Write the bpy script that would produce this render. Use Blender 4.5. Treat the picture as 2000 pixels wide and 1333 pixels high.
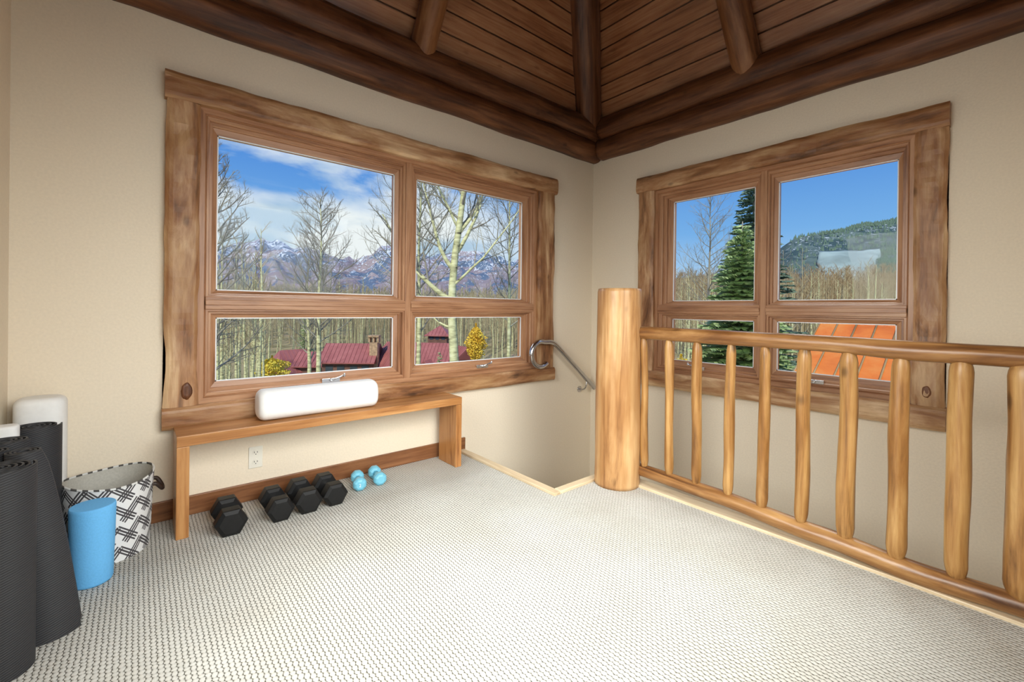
import bpy, bmesh, math, random
from mathutils import Vector, Matrix, Quaternion, noise
C = bpy.context.scene
COL = C.collection
for o in list(bpy.data.objects): bpy.data.objects.remove(o)
R = math.radians
PI = math.pi

# ---------------------------------------------------------------- camera
YAW, PITCH, ROLL, FPX = 0.70827, -0.00232, 0.0118, 867.1
CAM = Vector((-3.4441, -2.8931, 1.1))
FW = Vector((math.sin(YAW)*math.cos(PITCH), math.cos(YAW)*math.cos(PITCH), math.sin(PITCH)))
_r = Vector((math.cos(YAW), -math.sin(YAW), 0)); _u = _r.cross(FW)
RT = _r*math.cos(ROLL) + _u*math.sin(ROLL); UP = -_r*math.sin(ROLL) + _u*math.cos(ROLL)
cd = bpy.data.cameras.new('camera'); cam = bpy.data.objects.new('camera', cd); COL.objects.link(cam)
cd.sensor_width = 36; cd.lens = FPX/2000*36; cd.clip_start = .02; cd.clip_end = 9000
cd.shift_x = -12.1/2000; cd.shift_y = -59.8/2000
cam.matrix_world = Matrix(((RT.x, UP.x, -FW.x, CAM.x), (RT.y, UP.y, -FW.y, CAM.y), (RT.z, UP.z, -FW.z, CAM.z), (0, 0, 0, 1)))
C.camera = cam
def at(px, py, D):
    """world point at depth D along the view direction for a photo position (used to survey the outdoor places)"""
    return CAM + D*(FW + RT*((px-1012.1)/FPX) + UP*((606.7-py)/FPX))

# ---------------------------------------------------------------- view
C.view_settings.view_transform = 'Standard'; C.view_settings.look = 'None'
C.view_settings.exposure = 0; C.view_settings.gamma = 1; C.view_settings.use_curve_mapping = False

# ---------------------------------------------------------------- sky
def NN(nt, t, **kw):
    n = nt.nodes.new(t)
    for k, v in kw.items():
        if k.startswith('_'): setattr(n, k[1:], v)
        else: n.inputs[k.replace('__', ' ')].default_value = v
    return n
def ramp(nt, stops, interp='LINEAR'):
    n = nt.nodes.new('ShaderNodeValToRGB'); n.color_ramp.interpolation = interp
    e = n.color_ramp.elements
    while len(e) < len(stops): e.new(.5)
    for i, (p, c) in enumerate(stops):
        e[i].position = p; e[i].color = (*c, 1) if len(c) == 3 else c
    return n
def math_(nt, op, a, b=None, c=None, clamp=False):
    n = nt.nodes.new('ShaderNodeMath'); n.operation = op; n.use_clamp = clamp
    for i, v in enumerate((a, b, c)):
        if v is None: continue
        if isinstance(v, (int, float)): n.inputs[i].default_value = v
        else: nt.links.new(v, n.inputs[i])
    return n.outputs[0]
def mixc(nt, f, a, b, mode='MIX'):
    n = nt.nodes.new('ShaderNodeMix'); n.data_type = 'RGBA'; n.blend_type = mode
    for s, v in ((0, f), (6, a), (7, b)):
        if isinstance(v, (int, float)): n.inputs[s].default_value = v
        elif isinstance(v, tuple): n.inputs[s].default_value = (*v, 1)
        else: nt.links.new(v, n.inputs[s])
    return n.outputs[2]

W = bpy.data.worlds.new('sky'); C.world = W; W.use_nodes = True
nt = W.node_tree; nt.nodes.clear(); L = nt.links.new
tc = nt.nodes.new('ShaderNodeTexCoord'); sep = nt.nodes.new('ShaderNodeSeparateXYZ'); L(tc.outputs['Generated'], sep.inputs[0])
el = sep.outputs[2]
g = ramp(nt, [(0, (.60, .74, .88)), (.06, (.45, .65, .90)), (.16, (.20, .45, .86)), (.30, (.09, .28, .76)), (1, (.06, .2, .6))]); L(el, g.inputs[0])
az = math_(nt, 'MULTIPLY_ADD', sep.outputs[1], 2.6, math_(nt, 'MULTIPLY_ADD', sep.outputs[0], -2.0, -.15))   # >0 on the north side
azm = math_(nt, 'MULTIPLY', az, 1.0, None, True)
mp = NN(nt, 'ShaderNodeMapping'); mp.inputs['Scale'].default_value = (1, 1, 3.0); mp.inputs['Location'].default_value = (.35, .1, .22); L(tc.outputs['Generated'], mp.inputs[0])
nz = NN(nt, 'ShaderNodeTexNoise', Scale=2.6, Detail=9.0, Roughness=.52, Distortion=.35); L(mp.outputs[0], nz.inputs[0])
lowb = ramp(nt, [(0, (.26,)*3), (.12, (.27,)*3), (.24, (.05,)*3), (.40, (-.0,)*3)]); L(el, lowb.inputs[0])
cl = math_(nt, 'ADD', nz.outputs[0], lowb.outputs[0])
cr = ramp(nt, [(.54, (0,)*3), (.60, (.6,)*3), (.70, (1,)*3)]); L(cl, cr.inputs[0])
cf = math_(nt, 'MULTIPLY', cr.outputs[0], azm)
n2 = NN(nt, 'ShaderNodeTexNoise', Scale=5.0, Detail=5.0); L(mp.outputs[0], n2.inputs[0])
cc = ramp(nt, [(.38, (.50, .64, .80)), (.56, (.93, .95, .98))]); L(n2.outputs[0], cc.inputs[0])
thin = NN(nt, 'ShaderNodeTexNoise', Scale=1.7, Detail=6.0, Distortion=1.0)
mp2 = NN(nt, 'ShaderNodeMapping'); mp2.inputs['Scale'].default_value = (1, 1, 5); L(tc.outputs['Generated'], mp2.inputs[0]); L(mp2.outputs[0], thin.inputs[0])
tr = ramp(nt, [(.52, (0,)*3), (.8, (.25,)*3)]); L(thin.outputs[0], tr.inputs[0])
base = mixc(nt, tr.outputs[0], g.outputs[0], (.8, .88, .97))
skyc = mixc(nt, cf, base, cc.outputs[0])
bg = NN(nt, 'ShaderNodeBackground', Strength=1.0); L(skyc, bg.inputs[0])
wo = nt.nodes.new('ShaderNodeOutputWorld'); L(bg.outputs[0], wo.inputs[0])

# ---------------------------------------------------------------- lights
def lamp(name, kind, loc, direction, energy, color=(1, 1, 1), size=None, angle=None):
    d = bpy.data.lights.new(name, kind); d.energy = energy; d.color = color
    if kind == 'AREA': d.shape = 'RECTANGLE'; d.size, d.size_y = size
    if kind == 'SUN': d.angle = R(angle or 1)
    o = bpy.data.objects.new(name, d); COL.objects.link(o); o.location = loc
    o.rotation_mode = 'QUATERNION'; o.rotation_quaternion = Vector(direction).to_track_quat('-Z', 'Y')
    return o
lamp('sun', 'SUN', (0, 0, 30), (.60, .46, -.65), 3.2, (1, .93, .80), angle=1.5)
# added fill lamps for skylight, unseen behind the camera and above the visible windows
sw = lamp('south_fill_lamp', 'AREA', (-2.35, -3.36, 1.6), (0, 1, -.70), 49, (1, .985, .96), (2.0, 1.6)); sw.data.spread = R(98)
ww = lamp('west_fill_lamp', 'AREA', (-4.14, -1.95, 1.5), (1, 0, -.62), 45, (1, .985, .96), (1.5, 1.5)); ww.data.spread = R(100)
lamp('north_fill_lamp', 'AREA', (-1.95, 1.5, 3.6), (0, -1, -1.15), 140, (1, 1, .985), (2.8, 1.5))
lamp('east_fill_lamp', 'AREA', (1.5, -1.5, 3.6), (-1, 0, -1.15), 100, (1, 1, .985), (2.0, 1.5))

# ---------------------------------------------------------------- materials
MATS = {}
def mat(name, rough=.6, spec=.4, metal=0):
    m = bpy.data.materials.new(name); m.use_nodes = True
    nt = m.node_tree; b = nt.nodes['Principled BSDF']
    b.inputs['Roughness'].default_value = rough; b.inputs['Metallic'].default_value = metal
    b.inputs['Specular IOR Level'].default_value = spec
    MATS[name] = m
    return m, nt, b
def coords(nt, scale, rnd=True, loc=(0, 0, 0)):
    t = nt.nodes.new('ShaderNodeTexCoord'); v = t.outputs['Object']
    if rnd:
        oi = nt.nodes.new('ShaderNodeObjectInfo'); a = nt.nodes.new('ShaderNodeVectorMath'); a.operation = 'ADD'
        s = math_(nt, 'MULTIPLY', oi.outputs['Random'], 17.3); nt.links.new(v, a.inputs[0]); nt.links.new(s, a.inputs[1]); v = a.outputs[0]
    m = nt.nodes.new('ShaderNodeMapping'); m.inputs['Scale'].default_value = scale; m.inputs['Location'].default_value = loc
    nt.links.new(v, m.inputs[0]); return m.outputs[0], v
def bump(nt, b, h, strength=.3, dist=.01):
    n = NN(nt, 'ShaderNodeBump', Strength=strength, Distance=dist); nt.links.new(h, n.inputs['Height']); nt.links.new(n.outputs[0], b.inputs['Normal'])
def wood(name, light, mid, dark, axis, rough=.4, fine=1.0, knots=.5, spec=.4, bmp=.35, blotch=.5, along=1.0):
    m, nt, b = mat(name, rough, spec)
    a = {'X': 0, 'Y': 1, 'Z': 2}[axis]
    s = [14*fine]*3; s[a] = 1.1*along
    v, raw = coords(nt, s)
    n1 = NN(nt, 'ShaderNodeTexNoise', Scale=1.0, Detail=9.0, Roughness=.68, Distortion=1.0); nt.links.new(v, n1.inputs[0])
    s3 = [60*fine]*3; s3[a] = 3
    m3 = nt.nodes.new('ShaderNodeMapping'); m3.inputs['Scale'].default_value = s3; nt.links.new(raw, m3.inputs[0])
    n3 = NN(nt, 'ShaderNodeTexNoise', Scale=1.0, Detail=3.0); nt.links.new(m3.outputs[0], n3.inputs[0])
    f = math_(nt, 'ADD', math_(nt, 'MULTIPLY', n1.outputs[0], .66), math_(nt, 'MULTIPLY', n3.outputs[0], .34))
    r = ramp(nt, [(.34, dark), (.47, mid), (.62, light)]); nt.links.new(f, r.inputs[0])
    s2 = [5]*3; s2[a] = 2.0
    m2 = nt.nodes.new('ShaderNodeMapping'); m2.inputs['Scale'].default_value = s2; nt.links.new(raw, m2.inputs[0])
    n2 = NN(nt, 'ShaderNodeTexNoise', Scale=1.0, Detail=4.0); nt.links.new(m2.outputs[0], n2.inputs[0])
    bl = ramp(nt, [(.42, tuple(1-blotch*(1-x) for x in (.62, .50, .38))), (.6, (1, 1, 1))]); nt.links.new(n2.outputs[0], bl.inputs[0])
    c = mixc(nt, 1.0, r.outputs[0], bl.outputs[0], 'MULTIPLY')
    if knots:
        sk = [7]*3; sk[a] = 3.4
        mk = nt.nodes.new('ShaderNodeMapping'); mk.inputs['Scale'].default_value = sk; nt.links.new(raw, mk.inputs[0])
        vo = NN(nt, 'ShaderNodeTexVoronoi', Scale=1.0); nt.links.new(mk.outputs[0], vo.inputs[0])
        kr = ramp(nt, [(.02, (knots,)*3), (.09, (knots*.7,)*3), (.15, (0,)*3)]); nt.links.new(math_(nt, 'ADD', vo.outputs['Distance'], math_(nt, 'MULTIPLY_ADD', n3.outputs[0], .16, -.05)), kr.inputs[0])
        c = mixc(nt, kr.outputs[0], c, tuple(x*.35 for x in dark))
    nt.links.new(c, b.inputs['Base Color'])
    bump(nt, b, f, bmp, .006)
    return m
for ax in 'XYZ':
    wood('hewn_'+ax, (.72, .50, .29), (.42, .215, .10), (.08, .036, .018), ax, .45, .42, .6, bmp=1.0, blotch=.9)
    wood('frame_'+ax, (.53, .30, .165), (.41, .205, .105), (.20, .085, .040), ax, .38, 1.0, 0, bmp=.15, blotch=.3)
    wood('bench_'+ax, (.60, .32, .125), (.46, .21, .07), (.26, .10, .03), ax, .33, .9, .3, bmp=.15, blotch=.5)
    wood('dark_log_'+ax, (.24, .098, .040), (.12, .044, .018), (.035, .012, .006), ax, .42, .7, .6, bmp=.6, blotch=.7)
    wood('trimboard_'+ax, (.78, .66, .47), (.66, .52, .34), (.46, .33, .19), ax, .4, 1.0, 0, bmp=.1, blotch=.2)
wood('base_X', (.30, .135, .058), (.21, .085, .034), (.10, .038, .016), 'X', .4, 1.0, 0, bmp=.1, blotch=.4)
wood('base_Y', (.30, .135, .058), (.21, .085, .034), (.10, .038, .016), 'Y', .4, 1.0, 0, bmp=.1, blotch=.4)
wood('rail_Y', (.47, .26, .10), (.27, .125, .042), (.085, .034, .014), 'Y', .3, .8, .6, bmp=.3, blotch=.7)
wood('post_Z', (.70, .46, .23), (.54, .30, .125), (.24, .105, .038), 'Z', .34, .6, .4, bmp=.3, blotch=.75, along=.6)
wood('baluster_Z', (.56, .34, .13), (.37, .185, .058), (.12, .052, .017), 'Z', .33, .8, .8, bmp=.35, blotch=.7)
wood('rafter_Z', (.36, .165, .068), (.23, .092, .036), (.07, .025, .010), 'Z', .4, .6, .5, bmp=.4, blotch=.6)
wood('plank_X', (.42, .195, .092), (.33, .138, .062), (.21, .082, .036), 'X', .26, 1.3, .35, bmp=.08, blotch=.55, spec=.5)
wood('plank_Y', (.42, .195, .092), (.33, .138, .062), (.21, .082, .036), 'Y', .26, 1.3, .35, bmp=.08, blotch=.55, spec=.5)

def plain(name, c, rough=.6, spec=.4, metal=0, var=.06, scale=30, bmp=0):
    m, nt, b = mat(name, rough, spec, metal)
    v, raw = coords(nt, (scale,)*3, False)
    n = NN(nt, 'ShaderNodeTexNoise', Scale=1.0, Detail=3.0); nt.links.new(v, n.inputs[0])
    r = ramp(nt, [(.3, tuple(x*(1-var) for x in c)), (.7, tuple(min(1, x*(1+var)) for x in c))]); nt.links.new(n.outputs[0], r.inputs[0])
    nt.links.new(r.outputs[0], b.inputs['Base Color'])
    if bmp: bump(nt, b, n.outputs[0], bmp, .01)
    return m
plain('plaster', (.81, .71, .565), .85, .2, var=.03, scale=90, bmp=.10)
plain('white_cloth', (.86, .86, .85), .8, .2, var=.02, scale=60, bmp=.05)
plain('roller_blue', (.15, .47, .85), .75, .25, var=.04, scale=150, bmp=.1)
plain('vinyl_blue', (.17, .50, .66), .35, .5, var=.03)
plain('rubber_black', (.006, .006, .0065), .5, .35, var=.2, scale=80)
plain('steel', (.62, .62, .63), .22, .5, 1, var=.05)
plain('handrail_steel', (.50, .49, .50), .20, .5, 1, var=.05, scale=20)
plain('plate_white', (.78, .75, .66), .4, .5, var=.01)
plain('slot_dark', (.03, .028, .025), .6)
plain('leather_dark', (.03, .017, .012), .5)
plain('roof_slab', (.20, .17, .14), .9)
plain('rafter_under', (.25, .2, .15), .9)
plain('number_white', (.8, .8, .8), .5)
plain('spacer_white', (.82, .84, .86), .35, .5, var=.01)

# glass: thin pane, clear with a faint mirror reflection
m = bpy.data.materials.new('pane_glass'); m.use_nodes = True; MATS['pane_glass'] = m; nt = m.node_tree; nt.nodes.clear()
tr_ = NN(nt, 'ShaderNodeBsdfTransparent'); tr_.inputs[0].default_value = (.96, .985, .97, 1)
gl_ = NN(nt, 'ShaderNodeBsdfGlossy', Roughness=.0); fr = NN(nt, 'ShaderNodeFresnel', IOR=1.45); frs = math_(nt, 'MULTIPLY', fr.outputs[0], .12)
mx = nt.nodes.new('ShaderNodeMixShader'); nt.links.new(frs, mx.inputs[0]); nt.links.new(tr_.outputs[0], mx.inputs[1]); nt.links.new(gl_.outputs[0], mx.inputs[2])
oo = nt.nodes.new('ShaderNodeOutputMaterial'); nt.links.new(mx.outputs[0], oo.inputs[0])

# carpet: looped ribs running along Y
m, nt, b = mat('carpet', .95, .05)
t = nt.nodes.new('ShaderNodeTexCoord'); sp = nt.nodes.new('ShaderNodeSeparateXYZ'); nt.links.new(t.outputs['Object'], sp.inputs[0])
wob = NN(nt, 'ShaderNodeTexNoise', Scale=35.0, Detail=2.0); nt.links.new(t.outputs['Object'], wob.inputs[0])
wo2 = math_(nt, 'MULTIPLY', math_(nt, 'SUBTRACT', wob.outputs[0], .5), .55)
xr = math_(nt, 'ADD', math_(nt, 'MULTIPLY', sp.outputs[0], 1/.0150), wo2)
row = math_(nt, 'FLOOR', xr)
xf = math_(nt, 'FRACT', xr)
cx = math_(nt, 'SINE', math_(nt, 'MULTIPLY', xf, PI))                      # 0 in the gap, 1 on the rib
off = math_(nt, 'MULTIPLY', math_(nt, 'MODULO', row, 2.0), .5)
yr = math_(nt, 'ADD', math_(nt, 'ADD', math_(nt, 'MULTIPLY', sp.outputs[1], 1/.0200), off), math_(nt, 'MULTIPLY', wo2, 1.6))
cy = math_(nt, 'SINE', math_(nt, 'MULTIPLY', math_(nt, 'FRACT', yr), PI))
gap = math_(nt, 'SUBTRACT', 1.0, math_(nt, 'POWER', cx, .55)); stg = math_(nt, 'SUBTRACT', 1.0, math_(nt, 'POWER', cy, .8))
dark = math_(nt, 'ADD', math_(nt, 'MULTIPLY', gap, .20), math_(nt, 'ADD', math_(nt, 'MULTIPLY', math_(nt, 'MULTIPLY', gap, stg), 1.5), math_(nt, 'MULTIPLY', stg, .16)))
hgt = math_(nt, 'SUBTRACT', 1.0, dark, None, True)
rc = ramp(nt, [(.20, (.11, .10, .08)), (.50, (.38, .37, .335)), (.74, (.60, .59, .555)), (1, (.69, .68, .645))]); nt.links.new(hgt, rc.inputs[0])
nf = NN(nt, 'ShaderNodeTexNoise', Scale=420.0, Detail=2.0); nt.links.new(t.outputs['Object'], nf.inputs[0])
nb = NN(nt, 'ShaderNodeTexNoise', Scale=2.2, Detail=3.0); nt.links.new(t.outputs['Object'], nb.inputs[0])
rb = ramp(nt, [(.35, (.90, .885, .86)), (.65, (1.0, 1.0, 1.0))]); nt.links.new(nb.outputs[0], rb.inputs[0])
rf = ramp(nt, [(.3, (.86, .85, .83)), (.7, (1, 1, 1))]); nt.links.new(nf.outputs[0], rf.inputs[0])
c = mixc(nt, 1, mixc(nt, 1, rc.outputs[0], rb.outputs[0], 'MULTIPLY'), rf.outputs[0], 'MULTIPLY'); nt.links.new(c, b.inputs['Base Color'])
bump(nt, b, math_(nt, 'ADD', hgt, math_(nt, 'MULTIPLY', nf.outputs[0], .3)), .8, .006)

# ribbed yoga mat foam
m, nt, b = mat('mat_foam', .62, .35)
t = nt.nodes.new('ShaderNodeTexCoord'); mpn = nt.nodes.new('ShaderNodeMapping'); mpn.inputs['Rotation'].default_value = (0, .25, 0); nt.links.new(t.outputs['Object'], mpn.inputs[0])
wv = NN(nt, 'ShaderNodeTexWave', Scale=44.0, Distortion=.5); wv.bands_direction = 'Z'; nt.links.new(mpn.outputs[0], wv.inputs[0])
rr = ramp(nt, [(.0, (.018, .018, .020)), (1, (.048, .048, .053))]); nt.links.new(wv.outputs[0], rr.inputs[0]); nt.links.new(rr.outputs[0], b.inputs['Base Color'])
bump(nt, b, wv.outputs[0], .4, .002)

# outdoors
def foliage(name, c1, c2, scale=3):
    m, nt, b = mat(name, .7, .2)
    v, raw = coords(nt, (scale,)*3)
    n = NN(nt, 'ShaderNodeTexNoise', Scale=1.0, Detail=4.0); nt.links.new(v, n.inputs[0])
    r = ramp(nt, [(.35, c1), (.65, c2)]); nt.links.new(n.outputs[0], r.inputs[0]); nt.links.new(r.outputs[0], b.inputs['Base Color'])
foliage('spruce_green', (.22, .34, .15), (.52, .62, .30), 5)
foliage('spruce_dark', (.09, .15, .12), (.22, .31, .22), 4)
foliage('leaf_yellow', (.80, .58, .06), (.95, .82, .14), 1.5)
foliage('leaf_gold', (.82, .50, .05), (.95, .74, .12), 1.5)
foliage('brush_tan', (.32, .20, .10), (.50, .36, .20), 2)
foliage('twig_grey', (.26, .23, .19), (.44, .41, .32), 1)
foliage('twig_olive', (.44, .36, .21), (.64, .53, .32), 1)
m, nt, b = mat('aspen_bark', .7, .2)
v, raw = coords(nt, (3, 3, 9))
n = NN(nt, 'ShaderNodeTexNoise', Scale=1.0, Detail=5.0, Distortion=.4); nt.links.new(v, n.inputs[0])
r = ramp(nt, [(.30, (.10, .09, .06)), (.36, (.42, .40, .22)), (.55, (.74, .72, .40)), (.7, (.84, .82, .54))]); nt.links.new(n.outputs[0], r.inputs[0]); nt.links.new(r.outputs[0], b.inputs['Base Color'])
def metalroof(name, c, c2, dark):
    m, nt, b = mat(name, .45, .4)
    v, raw = coords(nt, (.8, .8, .8), False)
    n = NN(nt, 'ShaderNodeTexNoise', Scale=1.0, Detail=8.0, Roughness=.65, Distortion=.5); nt.links.new(v, n.inputs[0])
    r = ramp(nt, [(.3, dark), (.5, c), (.72, c2)]); nt.links.new(n.outputs[0], r.inputs[0]); nt.links.new(r.outputs[0], b.inputs['Base Color'])
metalroof('roof_rust', (.82, .22, .035), (.85, .36, .09), (.64, .13, .02))
metalroof('roof_seam', (.50, .33, .14), (.62, .42, .2), (.38, .22, .09))
metalroof('roof_red', (.42, .135, .125), (.50, .18, .165), (.33, .10, .095))
plain('house_wall', (.20, .10, .075), .8, var=.2, scale=2)
plain('house_timber', (.35, .24, .15), .8, var=.2, scale=2)
plain('house_glass', (.06, .08, .10), .1, .6)
plain('chimney_stone', (.50, .33, .20), .8, var=.3, scale=4)
m, nt, b = mat('ground', .95, .05)
v, raw = coords(nt, (.25,)*3, False)
n = NN(nt, 'ShaderNodeTexNoise', Scale=1.0, Detail=12.0, Roughness=.7); nt.links.new(v, n.inputs[0])
r = ramp(nt, [(.34, (.20, .17, .08)), (.46, (.33, .27, .14)), (.56, (.42, .34, .19)), (.68, (.45, .30, .22))]); nt.links.new(n.outputs[0], r.inputs[0]); nt.links.new(r.outputs[0], b.inputs['Base Color'])
def mountain_mat(name, z_lo, z_hi, low, low2, forest, snowc, sc, run=False):
    m, nt, b = mat(name, .95, .05)
    t = nt.nodes.new('ShaderNodeTexCoord'); sp = nt.nodes.new('ShaderNodeSeparateXYZ'); nt.links.new(t.outputs['Object'], sp.inputs[0])
    def nz_(s, d=8, ro=.6, di=.3, sz=1.0):
        mm = nt.nodes.new('ShaderNodeMapping'); mm.inputs['Scale'].default_value = (s, s, s*sz); nt.links.new(t.outputs['Object'], mm.inputs[0])
        n = NN(nt, 'ShaderNodeTexNoise', Scale=1.0, Detail=float(d), Roughness=ro, Distortion=di); nt.links.new(mm.outputs[0], n.inputs[0]); return n.outputs[0]
    r = ramp(nt, [(.42, low), (.58, low2)]); nt.links.new(nz_(sc), r.inputs[0])
    fr_ = ramp(nt, [(.50, (0,)*3), (.54, (1,)*3)]); nt.links.new(nz_(sc*.8, 9, .62, .8), fr_.inputs[0])
    c = mixc(nt, fr_.outputs[0], r.outputs[0], forest)
    hz = math_(nt, 'DIVIDE', math_(nt, 'SUBTRACT', sp.outputs[2], z_lo), z_hi-z_lo)
    sn = math_(nt, 'ADD', math_(nt, 'MULTIPLY', nz_(sc*6, 10, .74, 1.6, .5), 1.0), math_(nt, 'MULTIPLY', hz, .17))
    sr = ramp(nt, [(.635, (0,)*3), (.68, (1,)*3)]); nt.links.new(sn, sr.inputs[0])
    c = mixc(nt, sr.outputs[0], c, snowc)
    nt.links.new(c, b.inputs['Base Color'])
mountain_mat('mountain', -20, 175, (.28, .23, .27), (.40, .32, .32), (.13, .18, .27), (.72, .76, .84), .016)  # bluish distance haze is mixed into these base colours
mountain_mat('ski_hill', 0, 200, (.08, .12, .12), (.14, .19, .18), (.06, .10, .11), (.75, .8, .85), .03)
plain('pale_slope', (.36, .44, .41), .9, var=.25, scale=.05)

# ---------------------------------------------------------------- builders
def link(name, me, parent=None, loc=(0, 0, 0)):
    o = bpy.data.objects.new(name, me); COL.objects.link(o); o.location = loc
    if parent: o.parent = parent
    return o
def tag(o, label=None, cat=None, group=None, kind=None):
    if label: o['label'] = label
    if cat: o['category'] = cat
    if group: o['group'] = group
    if kind: o['kind'] = kind
    return o
def thing(name, loc, label=None, cat=None, group=None, kind=None, rz=0):
    o = link(name, None, None, loc); o.rotation_euler = (0, 0, rz); o.empty_display_size = .1
    return tag(o, label, cat, group, kind)
class MB:
    def __init__(s): s.v = []; s.f = []; s.m = []; s.sm = []
    def add(s, vs, fs, mi=0, sm=False):
        b = len(s.v); s.v += [tuple(v) for v in vs]
        for f in fs: s.f.append([i+b for i in f]); s.m.append(mi); s.sm.append(sm)
    def box(s, x0, x1, y0, y1, z0, z1, mi=0):
        x0, x1 = min(x0, x1), max(x0, x1); y0, y1 = min(y0, y1), max(y0, y1); z0, z1 = min(z0, z1), max(z0, z1)
        s.add([(x0,y0,z0),(x1,y0,z0),(x1,y1,z0),(x0,y1,z0),(x0,y0,z1),(x1,y0,z1),(x1,y1,z1),(x0,y1,z1)],
              [(0,3,2,1),(4,5,6,7),(0,1,5,4),(1,2,6,5),(2,3,7,6),(3,0,4,7)], mi)
    def tube(s, pts, rads, n=12, caps=True, mi=0, rfun=None, sm=True, up=None):
        pts = [Vector(p) for p in pts]; N = len(pts); rings = []
        t = (pts[1]-pts[0]).normalized(); a = Vector(up) if up else (Vector((0,0,1)) if abs(t.z) < .9 else Vector((1,0,0)))
        u = (a - t*a.dot(t)).normalized(); vs = []
        for i, p in enumerate(pts):
            t = (pts[min(i+1,N-1)]-pts[max(i-1,0)]).normalized(); u = (u - t*u.dot(t)).normalized(); w = t.cross(u)
            r = rads[i] if hasattr(rads, '__len__') else rads
            for k in range(n):
                an = 2*PI*k/n; rr = r*(rfun(i/(N-1), an) if rfun else 1)
                vs.append(p + (u*math.cos(an)+w*math.sin(an))*rr)
        fs = [(i*n+k, i*n+(k+1)%n, (i+1)*n+(k+1)%n, (i+1)*n+k) for i in range(N-1) for k in range(n)]
        s.add(vs, fs, mi, sm)
        if caps:
            b = len(s.v)-len(vs)
            s.f.append([b+k for k in range(n)][::-1]); s.m.append(mi); s.sm.append(False)
            s.f.append([b+(N-1)*n+k for k in range(n)]); s.m.append(mi); s.sm.append(False)
    def build(s, name, mats, parent=None, origin=(0,0,0), bevel=0, recalc=False, seg=2):
        """vertices are in world space; the object's origin goes to `origin`"""
        og = Vector(origin); me = bpy.data.meshes.new(name)
        me.from_pydata([tuple(Vector(v)-og) for v in s.v], [], s.f)
        if isinstance(mats, str): mats = [mats]
        for m in mats: me.materials.append(MATS[m])
        me.polygons.foreach_set('material_index', s.m); me.polygons.foreach_set('use_smooth', s.sm)
        if recalc:
            bm = bmesh.new(); bm.from_mesh(me); bmesh.ops.remove_doubles(bm, verts=bm.verts, dist=1e-5); bmesh.ops.recalc_face_normals(bm, faces=bm.faces); bm.to_mesh(me); bm.free()
        me.update()
        po = parent.location if parent else Vector((0,0,0))
        if parent and parent.parent: po = po + parent.parent.location
        o = link(name, me, parent, og-po)
        if bevel:
            b = o.modifiers.new('bevel', 'BEVEL'); b.width = bevel; b.segments = seg; b.limit_method = 'ANGLE'; b.angle_limit = R(40)
        return o
def nval(*p): return noise.noise(Vector(p))
def log(name, p0, p1, r0, r1, material, parent=None, seed=0, wob=.05, n=28, rings=40, taper=(0, 0), tl=.05, bend=.0, flat=.0):
    """a peeled log built along its own Z with knots and dents"""
    p0, p1 = Vector(p0), Vector(p1); Ln = (p1-p0).length; mb = MB(); pts = []; rads = []
    for i in range(rings+1):
        t = i/rings; z = t*Ln; r = r0+(r1-r0)*t
        if taper[0] and z < tl: q = z/tl; r *= taper[0]+(1-taper[0])*math.sin(q*PI/2)
        if taper[1] and Ln-z < tl: q = (Ln-z)/tl; r *= taper[1]+(1-taper[1])*math.sin(q*PI/2)
        r *= 1+wob*nval(seed*3.1, z*3.2, .5)
        pts.append((bend*nval(seed+9.1, t*2.3, 0)*4, bend*nval(seed+3.7, 0, t*2.3)*4, z)); rads.append(r)
    mb.tube(pts, rads, n, rfun=lambda t, a: 1+wob*1.1*nval(seed*2.7+math.cos(a)*1.3, math.sin(a)*1.3, t*Ln*2.5)+wob*.35*nval(seed+math.cos(a)*4, math.sin(a)*4, t*Ln*9))
    o = mb.build(name, material, None)
    po = parent.location if parent else Vector((0,0,0))
    o.location = p0-po; o.rotation_mode = 'QUATERNION'; o.rotation_quaternion = (p1-p0).normalized().to_track_quat('Z', 'X')
    if parent: o.parent = parent
    return o

# ================================================================ room shell
XW, YS, T = -3.87, -3.06, .2          # room: x from XW to 0, y from YS to 0
ZT = 2.75
def wall_with_hole(name, horiz, a0, a1, hole, inner, outer, zb, zt):
    """horiz 'x' = wall runs along x (inner/outer are y values)"""
    mb = MB(); h0, h1, hz0, hz1 = hole if hole else (a0, a0, zb, zb)
    def b(u0, u1, z0, z1):
        if u1-u0 < 1e-4 or z1-z0 < 1e-4: return
        if horiz == 'x': mb.box(u0, u1, inner, outer, z0, z1)
        else: mb.box(inner, outer, u0, u1, z0, z1)
    if hole:
        b(a0, h0, zb, zt); b(h1, a1, zb, zt); b(h0, h1, zb, hz0); b(h0, h1, hz1, zt)
    else: b(a0, a1, zb, zt)
    return tag(mb.build(name, 'plaster'), kind='structure')
W1 = (-3.20, -.775, .585, 2.145)      # clear opening of window 1 (x0,x1,z0,z1)
W2 = (-2.425, -.72, .585, 2.145)      # clear opening of window 2 (y0,y1,z0,z1)
wall_with_hole('wall_north', 'x', XW-T, T, (W1[0]-.02, W1[1]+.02, W1[2]-.02, W1[3]+.02), 0, T, -2.6, ZT)
wall_with_hole('wall_east', 'y', YS-T, 0, (W2[0]-.02, W2[1]+.02, W2[2]-.02, W2[3]+.02), 0, T, -2.6, ZT)
wall_with_hole('wall_south', 'x', XW-T, 0, (-3.4, -1.3, .7, 2.4), YS, YS-T, -2.6, ZT)
wall_with_hole('wall_west', 'y', YS, 0, (-2.75, -1.15, .7, 2.3), XW, XW-T, -2.6, ZT)
# upper floor with the L-shaped stair opening
mb = MB()
xa, xb, yb = -1.525, -.985, -1.005
mb.box(XW, xa, yb, 0, -.3, 0); mb.box(XW, xb, YS, yb, -.3, 0)
tag(mb.build('floor', 'carpet'), kind='structure')
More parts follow.
